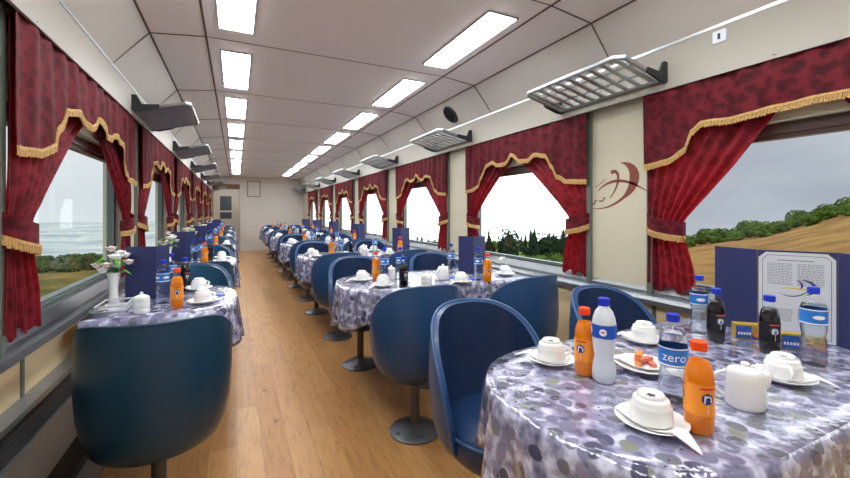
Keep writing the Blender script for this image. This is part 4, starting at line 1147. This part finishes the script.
B = MB(); B.lathe([(0, .001), (.034, 0), (.036, .004), (.036, .026), (.033, .028), (.031, .024), (.030, .006), (0, .004)], 24, cap=False); B.build('bowl', M['steel'], e)
B = MB(); B.box(-.037, .037, -.004, .004, .0285, .032); B.build('rest_bar', M['alu'], e, smooth=0)

# --- farther tables
rnd = random.Random(21)
for k in range(2, 7):
    w = TD(1, k); y = WC(k) + .02; j = lambda a=.02: rnd.uniform(-a, a)
    put(pO, (.98 + j(), y - .18 + j(.03)), j(3), 'orange drink bottle at the aisle end of the ' + w, 'bottle', 'orange drink bottles')
    put(pW, (1.09 + j(), y - .10 + j()), j(3), 'water bottle at the aisle end of the ' + w, 'bottle', 'water bottles')
    put(pC, (1.16 + j(), y - .24 + j()), j(3), 'cola bottle on the ' + w, 'bottle', 'cola bottles')
    put(pW, (1.52 + j(), y - .05 + j()), j(3), 'water bottle in the middle of the ' + w, 'bottle', 'water bottles')
    put(pO, (1.78 + j(), y - .18 + j()), j(3), 'orange drink bottle near the window on the ' + w, 'bottle', 'orange drink bottles')
    put(pMenu, (1.88 + j(.01), y + .02 + j()), R(-25), 'standing navy menu folder on the ' + w, 'menu', 'standing menus')
    put(pV2, (1.96, y + .24 + j(.01)), j(3), 'white vase of red and yellow flowers on the ' + w, 'vase', 'vases of red flowers')
    put(pSug, (1.32 + j(), y - .26), 0, 'white lidded sugar pot on the ' + w, 'sugar pot', 'sugar pots')
    put(pTea, (1.38 + j(), y + .02 + j()), j(3), 'white teapot on the ' + w, 'teapot', 'teapots')
    for n_, (cx_, cy_, wh) in enumerate([(.80, -.13, 'near aisle corner'), (.80, .14, 'far aisle corner'), (1.6, -.26, 'near window corner'), (1.6, .24, 'far window corner')]):
        cup_set((cx_ + j(), y + cy_ + j()), j(3), j(3), 'at the %s of the %s' % (wh, w))
for k in range(2, 7):
    w = TD(-1, k); y = WC(k) + .02
    put(pO, (-.27 + j(), y - .22 + j()), j(3), 'orange drink bottle on the ' + w, 'bottle', 'orange drink bottles')
    put(pW, (-.35 + j(), y - .18 + j()), j(3), 'water bottle nearest the camera on the ' + w, 'bottle', 'water bottles')
    put(pW, (-.34 + j(), y + .0 + j()), j(3), 'water bottle farther back on the ' + w, 'bottle', 'water bottles')
    put(pC, (-.25 + j(), y + .10 + j()), j(3), 'cola bottle on the ' + w, 'bottle', 'cola bottles')
    put(pMenu, (-.47, y + .02 + j()), R(15), 'standing navy menu folder on the ' + w, 'menu', 'standing menus')
    put(pV1, (-.58, y - .16), j(3), 'white vase of white and pink flowers on the ' + w, 'vase', 'vases of white flowers')
    cup_set((-.13 + j(.01), y - .18), j(3), j(3), 'at the near side of the ' + w); cup_set((-.13 + j(.01), y + .16), j(3), j(3), 'at the far side of the ' + w)
    packet((-.11, y - .01), j(2), 'blue wrapped packet on the ' + w, 'wrapped packets')

# ------------------------------------------------------------------ outside
def lerp_tab(tab, a):
    if a <= tab[0][0]: return tab[0][1]
    for (x, u), (y, v) in zip(tab, tab[1:]):
        if a <= y: return u + (v - u) * (a - x) / (y - x)
    return tab[-1][1]
EZ = [(5, -.13), (30, -.13), (38, -.115), (44, -.11), (52, -.09), (58, -.072), (66.8, -.037), (72.7, .0043), (80, .03), (120, .03)]
def zright(az, r):
    RR = 75.0; zr = lerp_tab(EZ, az) * RR
    if r <= RR: t = (r - 5) / (RR - 5); return H - 2.9 + (zr + 2.9) * t + .25 * sin(az * .5 + r * .13) * min(1, t * 4) * (1 - t)
    return H + zr - (r - RR) * .06
def polar(name, az0, az1, na, rs, fz, mt, label):
    B = MB(); w = na + 1
    vs = []
    for r in rs:
        for i in range(w):
            az = az0 + (az1 - az0) * i / na; vs.append((r * sin(R(az)), r * cos(R(az)), fz(az, r)))
    B.add(vs, [(j * w + i, (j + 1) * w + i, (j + 1) * w + i + 1, j * w + i + 1) for j in range(len(rs) - 1) for i in range(na)])
    o = B.build(name, mt, smooth=80); structure(o, label); return o
rs = [5, 8, 12, 17, 23, 30, 38, 46, 55, 64, 70, 75, 80, 100, 140, 220, 400]
polar('ground_hillside', 53, 120, 60, rs, zright, M['dry'], 'dry brown hillside outside the nearest right window')
polar('ground_meadow', 8, 53, 50, rs, zright, M['meadow'], 'green meadow outside the farther right windows')
def zleft(az, r):
    if r <= 60: return H - 2.9 + (-5.6 + 2.9) * (r - 5) / 55
    if r <= 800: return H - 5.6 + (-60 + 5.6) * ((r - 60) / 740) ** .8
    return H - 60
polar('ground_field', -100, -6, 60, [5, 8, 12, 18, 26, 36, 48, 60, 70, 85], zleft, M['olive'], 'olive green field outside the left windows')
polar('ground_plain', -100, -6, 60, [85, 120, 200, 400, 800, 1200, 2000, 3200], zleft, M['plain'], 'distant plain with haze painted into its colour beyond the left windows')

def bush_mesh(name, seed, mt, h=2.6, n=26, flat_=1.0):
    rnd = random.Random(seed); B = MB()
    # a rounded crown of many leafy lobes
    for i in range(n):
        a = rnd.uniform(0, 2 * pi); rr = rnd.uniform(0, 1.25); z = rnd.uniform(.25, .8) * h * (1 - .35 * rr / 1.25)
        s = rnd.uniform(.35, .62)
        prof_ = [(0, -s), (s * .7, -s * .7), (s, 0), (s * .72, s * .68), (0, s)]
        pr_ = [(p_[0] * rnd.uniform(.85, 1.15), p_[1]) for p_ in prof_]
        B.lathe(pr_, 7, cx=rr * cos(a) * flat_, cy=rr * sin(a), cz=z)
    for i in range(260):
        a = rnd.uniform(0, 2 * pi); e_ = rnd.uniform(-.2, 1) ; rr = 1.55 * sqrt(max(0, 1 - e_ * e_ * .8))
        p_ = Vector((rr * cos(a), rr * sin(a), h * .5 + e_ * h * .48)); s = rnd.uniform(.10, .22)
        d1 = Vector((rnd.uniform(-1, 1), rnd.uniform(-1, 1), rnd.uniform(-1, 1))).normalized() * s; d2 = d1.orthogonal().normalized() * s * .7; d3 = d1.cross(d2).normalized() * s * .3
        B.add([p_ - d1, p_ + d2, p_ + d1, p_ - d2, p_ + d3], [(0, 1, 4), (1, 2, 4), (2, 3, 4), (3, 0, 4), (3, 2, 1, 0)])
    B.tube([(0, 0, -.3), (.05, 0, h * .5)], .09, 6)
    return B.mesh(name, mt, 80)
def conifer_mesh(seed):
    rnd = random.Random(seed); B = MB(); h = 4.9
    B.tube([(0, 0, -.4), (0, 0, h * .95)], [.12, .03], 6, mi=1)
    for t in range(9):
        z = .5 + t * .52; r_ = 1.25 * (1 - t / 9.5) ** .8; n = 11; vs = [(0, 0, z + .85)]
        for i in range(n):
            a = 2 * pi * i / n + rnd.uniform(-.2, .2); q_ = r_ * rnd.uniform(.72, 1.12); vs.append((q_ * cos(a), q_ * sin(a), z - rnd.uniform(0, .22)))
            a += pi / n; q_ = r_ * .55; vs.append((q_ * cos(a), q_ * sin(a), z + .12))
        B.add(vs, [(0, 1 + i, 1 + (i + 1) % (2 * n)) for i in range(2 * n)] + [tuple(range(1, 2 * n + 1))[::-1]])
    return B.mesh('conifer', [M['pine'], M['bark']], 0)
bm = [bush_mesh('bush', i, M['bush']) for i in (1, 2, 3)]; bm2 = [bush_mesh('bush', i, M['bush2']) for i in (4, 5)]
cm = [conifer_mesh(1), bush_mesh('evergreen_tree', 6, M['pine'], 4.6, 44), conifer_mesh(2), bush_mesh('evergreen_tree', 7, M['pine'], 4.2, 44)]
rnd = random.Random(77)
def veg(name, mesh_, az, r, fz, sc, label, cat, group):
    o = bpy.data.objects.new(name, mesh_); COL.objects.link(o)
    o.location = (r * sin(R(az)), r * cos(R(az)), fz(az, r) - .1); o.rotation_euler = (0, 0, rnd.uniform(0, 6.28))
    o.scale = (sc * rnd.uniform(.85, 1.2), sc * rnd.uniform(.85, 1.2), sc * rnd.uniform(.8, 1.15)); tag(o, label, cat, group)
PLACED = []
def free(az, r, dmin):
    x, y = r * sin(R(az)), r * cos(R(az))
    if any((x - a) ** 2 + (y - c) ** 2 < ((dmin + d_) / 2) ** 2 for a, c, d_ in PLACED): return False
    PLACED.append((x, y, dmin)); return True
def scatter(n, az0, az1, r0, r1, s0, s1, rad2):
    out = []
    for _ in range(n * 40):
        if len(out) >= n: break
        az = rnd.uniform(az0, az1); r = rnd.uniform(r0, r1); sc = rnd.uniform(s0, s1)
        if free(az, r, rad2 * sc): out.append((az, r, sc))
    return out
for i, (az, r, sc) in enumerate(scatter(120, 55, 77, 62, 82, .45, .9, 3.8)):
    veg('bush', bm[i % 3], az, r, zright, sc, 'green bush in the hedge on the brown hillside outside the nearest right window', 'bush', 'bushes on the hillside')
for i, (az, r, sc) in enumerate(scatter(210, 14, 53.5, 63, 104, .82, 1.08, 4.1)):
    veg('evergreen_tree', cm[i % 4], az, r, zright, sc, 'dark evergreen tree in the tree line outside the farther right windows', 'tree', 'trees in the tree line')
for i, (az, r, sc) in enumerate(scatter(40, 20, 53, 42, 62, .3, .6, 3.4)):
    veg('bush', bm[i % 3], az, r, zright, sc, 'low green bush in the meadow in front of the dark trees', 'bush', 'bushes in the meadow')
for i, (az, r, sc) in enumerate(scatter(220, -25, -4, 42, 82, .32, .58, 3.7)):
    veg('bush', bm2[i % 2], az, r, zleft, sc, 'dull green bush in the dense scrub outside the left windows', 'bush', 'scrub outside the left windows')

# ------------------------------------------------------------------ world
w = bpy.data.worlds.new('sky'); SC.world = w; w.use_nodes = True
n = w.node_tree.nodes; l = w.node_tree.links; bg = n['Background']
tc = n.new('ShaderNodeTexCoord')
def dotn(v):
    d = n.new('ShaderNodeVectorMath'); d.operation = 'DOT_PRODUCT'; d.inputs[1].default_value = v; l.new(tc.outputs['Generated'], d.inputs[0]); return d
sky = n.new('ShaderNodeTexNoise'); sky.inputs['Scale'].default_value = 2.2; sky.inputs['Detail'].default_value = 5
mpw = n.new('ShaderNodeMapping'); mpw.inputs['Scale'].default_value = (1, 1, 3.0); l.new(tc.outputs['Generated'], mpw.inputs[0]); l.new(mpw.outputs[0], sky.inputs['Vector'])
grey = ramp(n, [(.3, rgb(148, 155, 167)), (.7, rgb(176, 181, 189))]); l.new(sky.outputs['Fac'], grey.inputs[0])
pale = ramp(n, [(.3, rgb(200, 210, 214)), (.7, rgb(216, 221, 224))]); l.new(sky.outputs['Fac'], pale.inputs[0])
d1 = dotn((sin(R(72)), cos(R(72)), 0)); f1 = n.new('ShaderNodeMapRange'); f1.inputs[1].default_value = .87; f1.inputs[2].default_value = .955; l.new(d1.outputs['Value'], f1.inputs[0])
mixA = n.new('ShaderNodeMix'); mixA.data_type = 'RGBA'; mixA.inputs[6].default_value = (2.2, 2.3, 2.4, 1); l.new(f1.outputs[0], mixA.inputs[0]); l.new(grey.outputs[0], mixA.inputs[7])
d2 = dotn((-1, 0, 0)); f2 = n.new('ShaderNodeMapRange'); f2.inputs[1].default_value = .0; f2.inputs[2].default_value = .15; l.new(d2.outputs['Value'], f2.inputs[0])
mixB = n.new('ShaderNodeMix'); mixB.data_type = 'RGBA'; l.new(f2.outputs[0], mixB.inputs[0]); l.new(mixA.outputs[2], mixB.inputs[6]); l.new(pale.outputs[0], mixB.inputs[7])
l.new(mixB.outputs[2], bg.inputs[0]); bg.inputs[1].default_value = 1.0

# ------------------------------------------------------------------ camera and view
cam = bpy.data.cameras.new('camera'); co = bpy.data.objects.new('camera', cam); COL.objects.link(co)
cam.sensor_width = 36; cam.sensor_fit = 'HORIZONTAL'; cam.lens = 36 * F / 850; cam.clip_start = .02; cam.clip_end = 5000
co.location = (0, 0, H); co.rotation_euler = (pi / 2, 0, -YAW); cam.shift_y = (HOR - 239) / 850
SC.camera = co
vs_ = SC.view_settings; vs_.view_transform = 'Standard'; vs_.look = 'None'; vs_.exposure = .42; vs_.gamma = 1; vs_.use_curve_mapping = False
SC.cycles.use_denoising = True; SC.cycles.max_bounces = 8; SC.cycles.transparent_max_bounces = 24; SC.cycles.diffuse_bounces = 7
SC.cycles.sample_clamp_indirect = 6; SC.cycles.caustics_reflective = False; SC.cycles.caustics_refractive = False
